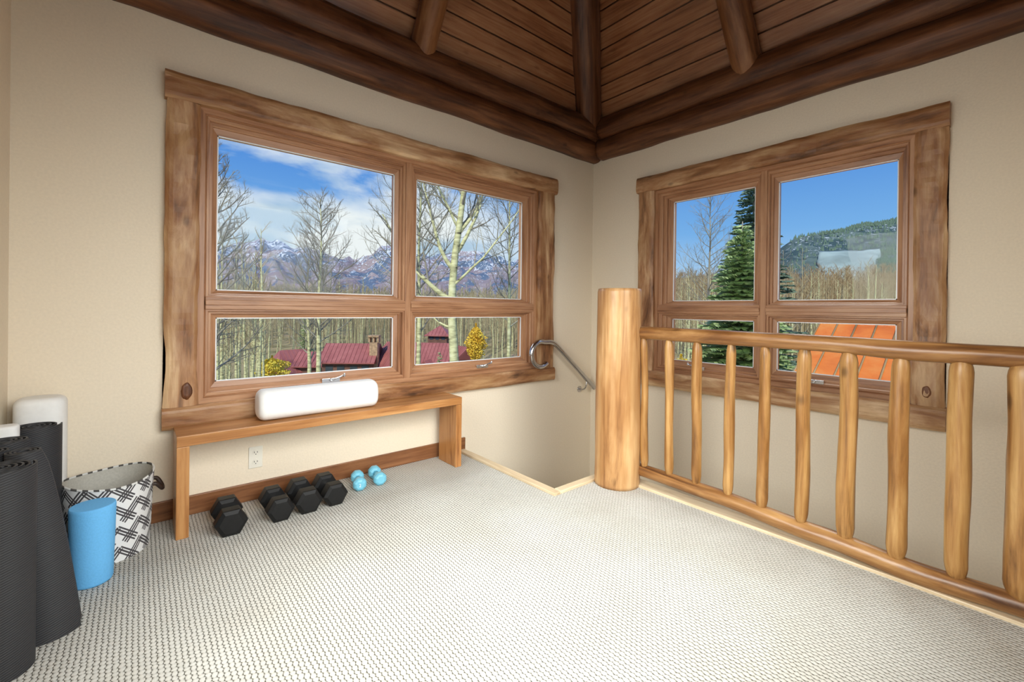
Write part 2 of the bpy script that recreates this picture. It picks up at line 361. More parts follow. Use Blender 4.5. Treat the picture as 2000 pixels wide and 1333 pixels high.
# stair flight below
mb = MB()
mb.box(xa, -1.26, yb, 0, -.5, -.19); mb.box(-1.26, xb, yb, 0, -.75, -.38); mb.box(xb, 0, yb, 0, -1.0, -.60)
for i in range(6): mb.box(xb, 0, yb-.27*(i+1), yb-.27*i, -1.3-.19*i, -.79-.19*i)
s_ = tag(mb.build('trim_1', 'carpet'), kind='structure'); s_.name = 'floor_stairs'
mb = MB(); mb.box(XW, 0, YS, 0, -2.7, -2.6); tag(mb.build('floor_lower', 'carpet'), kind='structure')
mb = MB(); mb.box(xb-.1, xb, YS, yb, -2.6, -.3); mb.box(xa-.1, xa, yb, 0, -2.6, -.3); tag(mb.build('wall_stair', 'plaster'), kind='structure')
# baseboards
mb = MB(); mb.box(XW, -1.503, -.016, 0, 0, .10); tag(mb.build('baseboard_north', 'base_X', bevel=.003), kind='structure')
mb = MB(); mb.box(XW, XW+.016, YS, -.016, 0, .10); tag(mb.build('baseboard_west', 'base_Y', bevel=.003), kind='structure')
mb = MB(); mb.box(XW+.016, -.99, YS, YS+.016, 0, .10); tag(mb.build('baseboard_south', 'base_X', bevel=.003), kind='structure')
# nosing boards around the opening
mb = MB(); mb.box(-1.572, -1.515, -1.055, -.017, -.03, .016); tag(mb.build('trim_1', 'trimboard_Y', bevel=.004), kind='structure')
mb = MB(); mb.box(-1.5145, -1.0, -1.055, -.998, -.03, .016); tag(mb.build('trim_2', 'trimboard_X', bevel=.004), kind='structure')
mb = MB(); mb.box(-1.068, -.965, YS+.02, -1.056, -.03, .014); tag(mb.build('trim_3', 'trimboard_Y', bevel=.004), kind='structure')

# ceiling: steep hip roof of tongue-and-groove boards
AX, AY = -1.945, -1.53
z0c = 2.845; HH = 2.62; APEX = Vector((AX, AY, z0c+HH))
cor = {'ne': Vector((0, 0, z0c)), 'nw': Vector((XW, 0, z0c)), 'sw': Vector((XW, YS, z0c)), 'se': Vector((0, YS, z0c))}
mbs = MB()
for (a, b_, mi) in (('nw', 'ne', 0), ('ne', 'se', 1), ('se', 'sw', 0), ('sw', 'nw', 1)):
    A, B = cor[a], cor[b_]; e = (B-A); mid = (A+B)/2; slope = (APEX-mid); Ls = slope.length
    nrm = e.cross(slope).normalized()
    if nrm.z < 0: nrm = -nrm
    nb_ = int(Ls/.132)
    def P(t, side, d): 
        q = (A if side == 0 else B).lerp(APEX, t); return q+nrm*d
    gp = .006/Ls
    for i in range(nb_+1):
        t0, t1 = i*.132/Ls, min(1, (i+1)*.132/Ls)
        if t1 <= t0: continue
        tt = [(t0, .0), (t1-2*gp, .0), (t1-2*gp, .05), (t1, .05), (t1, 0)]
        vs = []
        for (t_, d_) in tt: vs += [P(t_, 0, d_), P(t_, 1, d_)]
        mbs.add(vs, [(0, 1, 3, 2), (2, 3, 5, 4), (4, 5, 7, 6), (6, 7, 9, 8)], mi)
tag(mbs.build('ceiling', ['plank_X', 'plank_Y']), kind='structure')
# roof deck above the boards (keeps the sky out); unseen eaves lengthened to block the sun
mb = MB(); ov = .32
oc = [Vector((ov, ov, z0c-.30)), Vector((XW-2.0, ov, z0c-.34)), Vector((XW-2.0, YS-1.7, z0c-.34)), Vector((ov, YS-1.7, z0c-.34))]
ap2 = APEX+Vector((0, 0, .9))
mb.add(oc+[ap2], [(0, 1, 4), (1, 2, 4), (2, 3, 4), (3, 0, 4)])
rf_ = mb.build('ceiling_deck', 'roof_slab'); tag(rf_, kind='structure')

# ---------------------------------------------------------------- windows
def ring(mb, u0, u1, v0, v1, prof, to3):
    """mitred frame: prof = list of (inset, depth) steps going inwards; slots 0 = rails (horizontal), 1 = stiles"""
    for k in range(4):
        vs = []
        for (i_, d_) in prof:
            c = [(u0+i_, v0+i_), (u1-i_, v0+i_), (u1-i_, v1-i_), (u0+i_, v1-i_)]
            p, q = c[k], c[(k+1) % 4]; vs += [to3(*p, d_), to3(*q, d_)]
        fs = [(2*i, 2*i+1, 2*i+3, 2*i+2) for i in range(len(prof)-1)]
        mb.add(vs, fs, 0 if k % 2 == 0 else 1)
def slab(name, horiz, u0, u1, v0, v1, w0, w1, along, to3, material, parent, seed, amp=.006, org=None):
    """hewn casing piece with wavering edges and an uneven face. along 'u' or 'v'"""
    n = int(max(24, (u1-u0 if along == 'u' else v1-v0)/.03)); m_ = 9
    vs = []; fs = []
    for i in range(n+1):
        for j in range(m_+1):
            s_, q = i/n, j/m_
            if along == 'u':
                u = u0+(u1-u0)*s_; e0 = v0+amp*1.2*nval(seed, u*3, .1)+amp*.5*nval(seed, u*11, .4); e1 = v1+amp*1.2*nval(seed+5, u*3, .3)+amp*.5*nval(seed+2, u*11, .9); v = e0+(e1-e0)*q
            else:
                v = v0+(v1-v0)*s_; e0 = u0+amp*1.2*nval(seed, v*3, .1)+amp*.5*nval(seed, v*11, .4); e1 = u1+amp*1.2*nval(seed+5, v*3, .3)+amp*.5*nval(seed+2, v*11, .9); u = e0+(e1-e0)*q
            edge = min(q, 1-q)*m_
            d = w1 - (.012 if edge < .5 else (.003 if edge < 1.5 else 0)) + amp*.9*nval(seed+u*6, v*6, 1.7)+amp*.35*nval(seed+u*22, v*22, 3.7)
            vs.append(to3(u, v, d))
    M = m_+1
    for i in range(n):
        for j in range(m_): fs.append((i*M+j, (i+1)*M+j, (i+1)*M+j+1, i*M+j+1))
    b0 = len(vs)
    for i in range(n+1):          # back edge verts on the wall
        for j in (0, m_):
            s_ = i/n; q = j/m_
            if along == 'u':
                u = u0+(u1-u0)*s_; v = (v0+amp*1.2*nval(seed, u*3, .1)+amp*.5*nval(seed, u*11, .4)) if j == 0 else (v1+amp*1.2*nval(seed+5, u*3, .3)+amp*.5*nval(seed+2, u*11, .9))
            else:
                v = v0+(v1-v0)*s_; u = (u0+amp*1.2*nval(seed, v*3, .1)+amp*.5*nval(seed, v*11, .4)) if j == 0 else (u1+amp*1.2*nval(seed+5, v*3, .3)+amp*.5*nval(seed+2, v*11, .9))
            vs.append(to3(u, v, w0))
    for i in range(n):
        fs.append((i*M, b0+2*i, b0+2*i+2, (i+1)*M)); fs.append((i*M+m_, (i+1)*M+m_, b0+2*i+3, b0+2*i+1))
    fs.append([j for j in range(M)]+[b0+1, b0]); fs.append([n*M+j for j in range(M)][::-1]+[b0+2*n, b0+2*n+1])
    fs.append([b0, b0+1, b0+2*n+1, b0+2*n])
    mb = MB(); mb.add(vs, fs, 0, False)
    return mb.build(name, material, parent, org, recalc=True)
def window(idx, H, cols, outer, clear, rows, xyz, label_side):
    """H: grain letter along the wall; cols: two glass columns; outer: casing (u0,u1,v0,v1); clear opening; w = distance into the room"""
    if xyz == 'L': to3 = lambda u, v, w: (u, -w, v); base = ((outer[0]+outer[1])/2, 0, outer[2])
    else: to3 = lambda u, v, w: (-w, u, v); base = (0, (outer[0]+outer[1])/2, outer[2])
    root = thing('window_%d' % idx, base, kind='structure')
    u0, u1, v0, v1 = outer; c0, c1, d0, d1 = clear
    # hewn casings
    sx = 3 if xyz == 'L' else 31
    slab('head_casing', 1, u0-.004, u1+.012, d1+.003, v1, 0, .062, 'u', to3, 'hewn_'+H, root, sx, .008, base)
    slab('sill_casing', 1, u0-.004, u1+.004, v0, d0-.004, 0, .060, 'u', to3, 'hewn_'+H, root, sx+4, .005, base)
    slab('side_casing', 0, u0+.002, c0-.002, d0-.006, d1+.004, 0, .050, 'v', to3, 'hewn_Z', root, sx+8, .009, base)
    slab('side_casing', 0, c1+.002, u1-.004, d0-.006, d1+.004, 0, .050, 'v', to3, 'hewn_Z', root, sx+13, .009, base)
    for (ku, kv, kr, kh) in (((u0+.095, .66, .026, .050),) if xyz == 'L' else ((u0+.075, .66, .024, .040),)):
        mb = MB(); K = []; fsk = []
        for q_, (rr_k, dd_) in enumerate(((1.0, .044), (.80, .0575), (.45, .0555), (.0, .057))):
            for k in range(20):
                a_ = 2*PI*k/20; w_ = 1+.14*nval(math.cos(a_)*2+ku, math.sin(a_)*2, kv); K.append(to3(ku+kr*rr_k*w_*math.cos(a_), kv+kh*rr_k*w_*math.sin(a_), dd_))
        for q_ in range(3): fsk += [(q_*20+k, q_*20+(k+1) % 20, (q_+1)*20+(k+1) % 20, (q_+1)*20+k) for k in range(20)]
        mb.add(K, fsk, 0, True); mb.build('wood_knot', 'dark_log_Z', root, base)
    # outer jamb frame
    mb = MB(); g = -.045
    ring(mb, c0-.012, c1+.012, d0-.012, d1+.012, [(0, -.12), (0, .012), (.034, .012), (.036, .004), (.040, -.002), (.042, -.12)], to3)
    mb.build('frame', ['frame_'+H, 'frame_Z'], root, base, recalc=True)
    (a0, a1), (b0, b1) = cols; (r0, r1), (q0, q1) = rows     # upper glass z, lower glass z
    ms = (a1+b0)/2
    mb = MB()
    def bx(u0_, u1_, v0_, v1_, w0_, w1_):
        p = to3(u0_, v0_, w0_); q = to3(u1_, v1_, w1_); mb.box(p[0], q[0], p[1], q[1], p[2], q[2])
    bx(ms-.022, ms+.022, d0+.015, d1-.015, -.12, .010); mb.build('mullion', 'frame_Z', root, base, bevel=.004)
    mt = (q1+r0)/2
    for (s0, s1) in ((c0+.028, ms-.022), (ms+.022, c1-.028)):
        mb = MB(); bx(s0, s1, mt-.030, mt+.040, -.12, .012); bx(s0, s1, mt-.006, mt+.022, -.02, .020); mb.build('transom_rail', 'frame_'+H, root, base, bevel=.003)
    for k, (g0, g1) in enumerate(cols):
        for j, (h0, h1) in enumerate(rows):
            s0 = c0+.028 if k == 0 else ms+.020; s1 = ms-.020 if k == 0 else c1-.028
            t0 = mt+.036 if j == 0 else d0+.028; t1 = d1-.028 if j == 0 else mt-.028
            # stepped sash: four independent sides so the glass size matches on each
            mb = MB()
            steps = [(0, -.09), (0, -.002), (.06, .002), (.24, .002), (.30, -.004), (.31, -.020), (.52, -.020), (.57, -.024), (.58, -.036), (1.0, -.044), (1.0, -.09)]
            crn = lambda f: [(s0+(g0-s0)*f, t0+(h0-t0)*f), (s1+(g1-s1)*f, t0+(h0-t0)*f), (s1+(g1-s1)*f, t1+(h1-t1)*f), (s0+(g0-s0)*f, t1+(h1-t1)*f)]
            for e_ in range(4):
                vs = []
                for (f, d_) in steps:
                    c_ = crn(f); p, q = c_[e_], c_[(e_+1) % 4]; vs += [to3(*p, d_), to3(*q, d_)]
                mb.add(vs, [(2*i, 2*i+1, 2*i+3, 2*i+2) for i in range(len(steps)-1)], 0 if e_ % 2 == 0 else 1)
            sash = mb.build('sash', ['frame_'+H, 'frame_Z'], root, base)
            mb = MB(); p = to3(g0-.004, h0-.004, -.052); q = to3(g1+.004, h1+.004, -.056); mb.box(p[0], q[0], p[1], q[1], p[2], q[2])
            mb.build('pane', 'pane_glass', sash, base)
            mb = MB(); w = .006
            for (e0, e1, f0, f1) in ((g0, g1, h0, h0+w), (g0, g1, h1-w, h1), (g0, g0+w, h0, h1), (g1-w, g1, h0, h1)):
                p = to3(e0, f0, -.046); q = to3(e1, f1, -.052); mb.box(p[0], q[0], p[1], q[1], p[2], q[2])
            mb.build('glazing_bead', 'spacer_white', sash, base)
            if j == 1:
                mb = MB(); uc = (s0+s1)/2+(.08 if k == 0 else .05); vz = t0+(h0-t0)*.35
                p = to3(uc-.055, vz-.012, -.012); q = to3(uc+.055, vz+.014, .006); mb.box(p[0], q[0], p[1], q[1], p[2], q[2])
                mb.tube([to3(uc, vz+.004, .0), to3(uc, vz+.006, .022)], .011, 12)
                mb.tube([to3(uc, vz+.006, .02), to3(uc+.03, vz+.018, .03), to3(uc+.075, vz+.030, .026)], [.006, .005, .006], 8)
                mb.tube([to3(uc+.075, vz+.020, .026), to3(uc+.075, vz+.042, .026)], .007, 8)
                mb.build('window_crank', 'steel', root, base, bevel=.002)
    return root
window(1, 'X', ((-3.1195, -2.0834), (-1.9146, -.8933)), (-3.346, -.571, .468, 2.282), W1, ((1.185, 2.037), (.683, 1.035)), 'L', '')
window(2, 'Y', ((-2.3438, -1.6813), (-1.5242, -.8587)), (-2.568, -.560, .450, 2.284), W2, ((1.185, 2.037), (.683, 1.035)), 'R', '')
# unseen windows behind the camera, put in for their light: plain frames with panes
for idx, (pl, a0, a1, z0, z1) in ((3, ('y', -3.4, -1.3, .7, 2.4)), (4, ('x', -2.75, -1.15, .7, 2.3))):
    base = ((a0+a1)/2, YS-.08, z0) if pl == 'y' else (XW-.08, (a0+a1)/2, z0)
    root = thing('window_%d' % idx, base, kind='structure')
    to3 = (lambda u, v, w: (u, YS-.08+w, v)) if pl == 'y' else (lambda u, v, w: (XW-.08+w, u, v))
    mb = MB()
    def bx(u0_, u1_, v0_, v1_, w0_, w1_):
        p = to3(u0_, v0_, w0_); q = to3(u1_, v1_, w1_); mb.box(p[0], q[0], p[1], q[1], p[2], q[2])
    bx(a0, a1, z0, z0+.06, -.03, .03); bx(a0, a1, z1-.06, z1, -.03, .03); bx(a0, a0+.06, z0+.06, z1-.06, -.03, .03); bx(a1-.06, a1, z0+.06, z1-.06, -.03, .03)
    bx((a0+a1)/2-.03, (a0+a1)/2+.03, z0+.06, z1-.06, -.03, .03)
    mb.build('frame', 'frame_Z', root, base)
    mb = MB(); bx(a0+.06, (a0+a1)/2-.03, z0+.06, z1-.06, -.003, .003); bx((a0+a1)/2+.03, a1-.06, z0+.06, z1-.06, -.003, .003); mb.build('pane', 'pane_glass', root, base)

# ---------------------------------------------------------------- ceiling logs
E1, E2 = .02, .05
def beam(name, p0, p1, r, label, seed, cat='beam', m='dark_log_Z', **k):
    o = log(name, p0, p1, r, r*.98, m, None, seed, wob=.06, rings=110, n=26, **k); tag(o, label, cat, 'dark log beams under the roof' if cat == 'beam' else 'roof rafters'); return o
beam('log_beam', (XW, -.03, 2.655), (.02, -.03, 2.655), .104, 'lower dark log beam resting on top of the wall over the wide left window', 11)
beam('log_beam', (XW, -.052, 2.838), (.02, -.052, 2.838), .112, 'upper dark log beam above the wide left window, just under the ceiling boards', 12)
beam('log_beam', (-.03, YS, 2.655), (-.03, -.13, 2.655), .104, 'lower dark log beam resting on top of the wall over the right window', 13)
beam('log_beam', (-.052, YS, 2.838), (-.052, -.16, 2.838), .112, 'upper dark log beam above the right window, just under the ceiling boards', 14)
beam('log_beam', (XW+.03, YS, 2.655), (XW+.03, -.13, 2.655), .104, 'dark log beam on the wall to the left of the exercise mats, lower of its pair', 15)
beam('log_beam', (XW+.13, YS+.03, 2.655), (-.13, YS+.03, 2.655), .104, 'dark log beam on the wall behind the viewer', 16)
rafter_label = {'n': 'short brown log rafter rising from the beams above the wide left window', 'e': 'short brown log rafter rising from the beams above the right window'}
d_n = Vector((0, AY, HH)).normalized(); d_e = Vector((AX, 0, HH)).normalized()
beam('log_rafter', Vector((-1.955, -.045, 2.80)), Vector((-1.955, AY+.08, z0c+HH-.20)), .088, rafter_label['n'], 21, 'rafter', 'rafter_Z', taper=(.55, 0), tl=.09)
beam('log_rafter', Vector((-.045, -1.512, 2.82)), Vector((AX+.10, -1.512, z0c+HH-.20)), .098, rafter_label['e'], 22, 'rafter', 'rafter_Z', taper=(.7, 0), tl=.08)
beam('log_hip_rafter', Vector((-.07, .0, 2.78)), Vector((AX-.06, AY+.12, z0c+HH-.12)), .128, 'thick dark log hip rafter rising from the corner between the two windows', 23, 'rafter', 'dark_log_Z')
beam('log_hip_rafter', Vector((XW+.05, -.04, 2.80)), Vector((AX-.08, AY+.05, z0c+HH-.15)), .12, 'thick dark log hip rafter rising from the left corner of the room', 24, 'rafter', 'dark_log_Z')

# ---------------------------------------------------------------- newel post and railing
post = tag(log('newel_post', (-1.108, -1.157, 0), (-1.106, -1.157, 1.238), .143, .136, 'post_Z', None, 41, wob=.028, n=48, rings=60, taper=(0, .97), tl=.02), 'thick peeled honey-coloured log post standing at the head of the stairs', 'post')
rl = thing('log_railing', (-1.04, -2.1, 0), 'golden log railing with round balusters along the stair opening on the right', 'railing')
def pathlog(name, pts, rads, parent, seed, material, wob=.06, N=90):
    P_, Rr = [], []
    for i in range(N+1):
        t = i/N*(len(pts)-1); k = min(int(t), len(pts)-2); f = t-k; f2 = f*f*(3-2*f)
        p = Vector(pts[k]).lerp(Vector(pts[k+1]), f); p.z = pts[k][2]+(pts[k+1][2]-pts[k][2])*f2
        P_.append(p); Rr.append((rads[k]+(rads[k+1]-rads[k])*f2)*(1+wob*.6*nval(seed, p.y*4, 0)))
    mb = MB(); mb.tube(P_, Rr, 26, rfun=lambda t, a: 1+wob*nval(seed+math.cos(a)*1.4, math.sin(a)*1.4, t*5)+wob*.4*nval(seed+math.cos(a)*4, math.sin(a)*4, t*22))
    return mb.build(name, material, parent, pts[0])
pathlog('top_rail', [(-1.04, -1.185, .962), (-1.04, -1.24, .963), (-1.04, -1.76, .961), (-1.04, -2.24, .959), (-1.04, -2.6, .949), (-1.04, -2.87, .949), (-1.04, YS+.005, .95)], [.030, .040, .039, .0385, .041, .039, .04], rl, 5.5, 'rail_Y')
pathlog('bottom_rail', [(-1.04, -1.225, .103), (-1.04, -1.77, .096), (-1.04, -2.25, .070), (-1.04, -2.6, .052), (-1.04, -2.88, .062), (-1.04, YS+.005, .065)], [.037, .0385, .042, .043, .040, .04], rl, 8.5, 'rail_Y')
bal = [(-1.299, -1.314, .0235), (-1.475, -1.482, .0255), (-1.647, -1.651, .027), (-1.835, -1.829, .026), (-2.008, -1.998, .027), (-2.18, -2.172, .030), (-2.354, -2.346, .0345), (-2.53, -2.522, .033), (-2.707, -2.70, .037), (-2.868, -2.866, .043)]
def botz(y):
    pz = [(-1.225, .103), (-1.77, .096), (-2.25, .070), (-2.6, .052), (-2.88, .062)]
    for (a, za), (b_, zb_) in zip(pz, pz[1:]):
        if b_ <= y <= a: return za+(zb_-za)*(y-a)/(b_-a)
    return .06
for i, (yt, yb2, r) in enumerate(bal):
    log('baluster', (-1.04, yb2, botz(yb2)+.022), (-1.04, yt, .940), r*1.03, r*.97, 'baluster_Z', rl, 60+i*7, wob=.10, n=20, rings=44, taper=(.62, .55), tl=.065, bend=.0016)

# ---------------------------------------------------------------- steel handrail
hr = thing('stair_handrail', (-.5, 0, .6), 'brushed steel stair handrail curling over at its upper end beside the left window', 'handrail')
pts = [(-.045, .340), (-.10, .385), (-.20, .468), (-.32, .567), (-.44, .665), (-.55, .757), (-.60, .795)]
cx_, cz_, rr_ = -.775, .712, .108
arc = [(cx_+rr_*math.cos(a), cz_+rr_*math.sin(a)*1.02) for a in [R(x) for x in range(52, 322, 9)]]
pts2 = pts+[(-.65, .815)]+arc[2:]
mb = MB(); P_ = [(x, -.085, z) for x, z in pts2]
# smooth the polyline
def smooth(P, it=3):
    P = [Vector(p) for p in P]
    for _ in range(it):
        Q = [P[0]]
        for a, b_ in zip(P, P[1:]): Q += [a.lerp(b_, .25), a.lerp(b_, .75)]
        Q.append(P[-1]); P = Q
    return P
mb.tube(smooth(P_, 2), .0215, 20); mb.build('rail_tube', 'handrail_steel', hr, (-.5, 0, .6))
for bx_ in (-.16,):
    mb = MB(); mb.tube(smooth([(bx_, -.085, .415), (bx_-.01, -.085, .36), (bx_-.01, -.05, .33), (bx_-.01, -.004, .33)], 2), .007, 10); mb.tube([(bx_-.01, -.006, .33), (bx_-.01, 0, .33)], .03, 20)
    mb.build('wall_bracket', 'handrail_steel', hr, (-.5, 0, .6))

# ---------------------------------------------------------------- bench
bn = thing('bench', (-2.51, -.18, 0), 'long narrow wooden waterfall bench under the wide window', 'bench')
bo = (-2.51, -.18, 0)
BX0, BX1, BY0, BY1 = -3.303, -1.722, -.292, -.064
mb = MB(); mb.box(BX0, BX1, BY0, BY1, .434, .484); mb.build('seat_board', 'bench_X', bn, bo, bevel=.003)
mb = MB(); mb.box(BX0, BX0+.050, BY0, BY1, 0, .4335); mb.build('leg_panel', 'bench_Z', bn, bo, bevel=.003)
mb = MB(); mb.box(BX1-.046, BX1, BY0, BY1, 0, .4335); mb.build('leg_panel', 'bench_Z', bn, bo, bevel=.003)

def bolster(name, p0, axis, Ln, r, label, sq=.8, cr=.035):
    """rounded roll with softly squared section; axis 'x' lies, 'z' stands"""
    mb = MB(); n = 40; st = []
    for i in range(7): a = i/6*PI/2; st.append((cr*(1-math.cos(a)), 1-(cr/r)*(1-math.sin(a))))
    prof = st+[(Ln*t, 1.0) for t in [.2, .4, .6, .8]]+[(Ln-z, q) for z, q in st[::-1]]
    vs = []
    for (z, q) in prof:
        for k in range(n):
            a = 2*PI*k/n; c_, s_ = math.cos(a), math.sin(a); e = 2/2.8
            u = r*q*math.copysign(abs(c_)**e, c_); v = r*q*math.copysign(abs(s_)**e, s_); w = 1+.015*nval(z*9, k*.3, 3)
            if axis == 'x': vs.append((p0[0]+z, p0[1]+u*w, p0[2]+v))
            else: vs.append((p0[0]+u*w, p0[1]+v*w, p0[2]+z))
    N = len(prof); fs = [(i*n+k, i*n+(k+1) % n, (i+1)*n+(k+1) % n, (i+1)*n+k) for i in range(N-1) for k in range(n)]
    mb.add(vs, fs, 0, True); mb.f += [[k for k in range(n)], [(N-1)*n+k for k in range(n)]]; mb.m += [0, 0]; mb.sm += [True, True]
    root = mb.build(name, 'white_cloth', None, p0, recalc=True)
    return tag(root, label, 'bolster')
bolster('bolster', (-2.955, -.170, .4845+.083), 'x', .655, .083, 'white cloth bolster lying on the wooden bench under the window')
bolster('bolster', (-3.757, -.112, 0), 'z', .70, .080, 'tall white bolster standing in the corner behind the black mats', cr=.03)
bolster('foam_roller', (-3.818, -.402, 0), 'z', .645, .038, 'slim white roll standing against the wall among the black mats, cut by the photo edge', cr=.01)['category'] = 'roller'

# ---------------------------------------------------------------- outlet
ot = thing('wall_outlet', (-2.928, 0, .17), 'white double power outlet on the wall under the bench', 'outlet')
mb = MB(); mb.box(-2.963, -2.893, -.006, 0, .178, .300); mb.build('cover_plate', 'plate_white', ot, (-2.928, 0, .17), bevel=.003)
for zc in (.213, .266):
    mb = MB(); mb.tube([(-2.928, -.0055, zc), (-2.928, -.0095, zc)], .0165, 20); f_ = mb.build('socket', 'plate_white', ot, (-2.928, 0, .17))
    mb = MB(); mb.box(-2.937, -2.934, -.0102, -.009, zc-.001, zc+.008); mb.box(-2.922, -2.919, -.0102, -.009, zc-.001, zc+.007); mb.box(-2.930, -2.926, -.0102, -.009, zc-.011, zc-.006)
    mb.build('socket_slots', 'slot_dark', ot, (-2.928, 0, .17))

# ---------------------------------------------------------------- dumbbells
def hexhead(mb, c, ax, r, w, n=6, rot=0):
    """hexagonal head with chamfered rims, along unit vector ax"""
    ax = Vector(ax); up = Vector((0, 0, 1)); sd = ax.cross(up).normalized(); vs = []
    prof = [(-w/2, .72), (-w/2+.012, 1), (w/2-.012, 1), (w/2, .72)]
    for (d_, q) in prof:
        for k in range(n):
            a = 2*PI*(k+.5)/n+rot-PI/2; vs.append(Vector(c)+ax*d_+(sd*math.cos(a)+up*math.sin(a))*r*q)
    fs = [(i*n+k, i*n+(k+1) % n, (i+1)*n+(k+1) % n, (i+1)*n+k) for i in range(3) for k in range(n)]+[list(range(n))[::-1], [3*n+k for k in range(n)]]
    mb.add(vs, fs)
def dumbbell(front, ang, Lg, r, hw, label, roll=0):
    front = Vector(front); ax = Vector((math.sin(ang), math.cos(ang), 0)); h_ = r*math.cos(PI/6)
    ctr = front+ax*Lg/2
    root = thing('dumbbell', (ctr.x, ctr.y, 0), label, 'dumbbell', 'black hex dumbbells under the bench')
    zc = h_+.001
    for s_ in (0, 1):
        c = front+ax*(hw/2 if s_ == 0 else Lg-hw/2); c.z = zc
        mb = MB(); hexhead(mb, c, ax, r, hw); mb.build('weight_head', 'rubber_black', root, (ctr.x, ctr.y, 0), bevel=.003, recalc=True)
    a = front+ax*(hw-.004); b_ = front+ax*(Lg-hw+.004); mb = MB()
    mb.tube([a.lerp(b_, t)+Vector((0, 0, zc)) for t in (0, .1, .3, .5, .7, .9, 1)], [.014, .014, .0165, .018, .0165, .014, .014], 16)
    mb.build('handle', 'steel', root, (ctr.x, ctr.y, 0))
    return root
dumbbell((-3.097, -.412, 0), .02, .240, .070, .078, 'black hex dumbbell nearest the left bench leg')
dumbbell((-2.880, -.402, 0), .0, .250, .066, .080, 'black hex dumbbell second from the left bench leg, beside the lone first one')
dumbbell((-2.742, -.394, 0), .0, .262, .069, .086, 'black hex dumbbell third from the left bench leg, between its two neighbours')
dumbbell((-2.602, -.388, 0), .0, .258, .067, .084, 'black hex dumbbell nearest the pale blue ones')
def blue_db(front, ang, Lg, r, hw, label, num):
    front = Vector(front); ax = Vector((math.sin(ang), math.cos(ang), 0)); ctr = front+ax*Lg/2
    root = thing('dumbbell', (ctr.x, ctr.y, 0), label, 'dumbbell', 'pale blue vinyl dumbbells under the bench')
    zc = r*math.cos(PI/8)+.001
    for s_ in (0, 1):
        c = front+ax*(hw/2 if s_ == 0 else Lg-hw/2); c.z = zc; mb = MB()
        n = 8; sd = ax.cross(Vector((0, 0, 1))); vs = []
        prof = [(-hw/2, .55), (-hw/2+.006, .8), (-hw/2+.018, 1), (hw/2-.018, 1), (hw/2-.006, .8), (hw/2, .55)]
        for (d_, q) in prof:
            for k in range(n): an = 2*PI*(k+.5)/n; vs.append(c+ax*d_+(sd*math.cos(an)+Vector((0, 0, 1))*math.sin(an))*r*q)
        mb.add(vs, [(i*n+k, i*n+(k+1) % n, (i+1)*n+(k+1) % n, (i+1)*n+k) for i in range(5) for k in range(n)]+[list(range(n))[::-1], [5*n+k for k in range(n)]], 0, False)
        mb.build('weight_head', 'vinyl_blue', root, (ctr.x, ctr.y, 0), bevel=.006, recalc=True, seg=3)
    a = front+ax*(hw-.004); b_ = front+ax*(Lg-hw+.004); mb = MB()
    mb.tube([a.lerp(b_, t)+Vector((0, 0, zc)) for t in (0, .5, 1)], [.017, .016, .017], 16); mb.build('handle', 'vinyl_blue', root, (ctr.x, ctr.y, 0))
    if num:
        cu = bpy.data.curves.new('number', 'FONT'); cu.body = num; cu.size = .026; cu.extrude = .0006; cu.align_x = 'CENTER'; cu.align_y = 'CENTER'
        t_ = bpy.data.objects.new('number', cu); COL.objects.link(t_); bpy.context.view_layer.update()
        me = bpy.data.meshes.new_from_object(t_); bpy.data.objects.remove(t_); me.materials.clear(); me.materials.append(MATS['number_white'])
        o = link('number_mark', me, root, (front-ax*.0012-ctr)+Vector((0, 0, zc))); o.rotation_euler = (PI/2, 0, -ang)
    return root
blue_db((-2.432, -.285, 0), .26, .185, .041, .062, 'pale blue vinyl dumbbell beside the black ones', '2')
blue_db((-2.300, -.280, 0), .15, .190, .041, .062, 'pale blue vinyl dumbbell on the right, nearest the far bench leg', None)

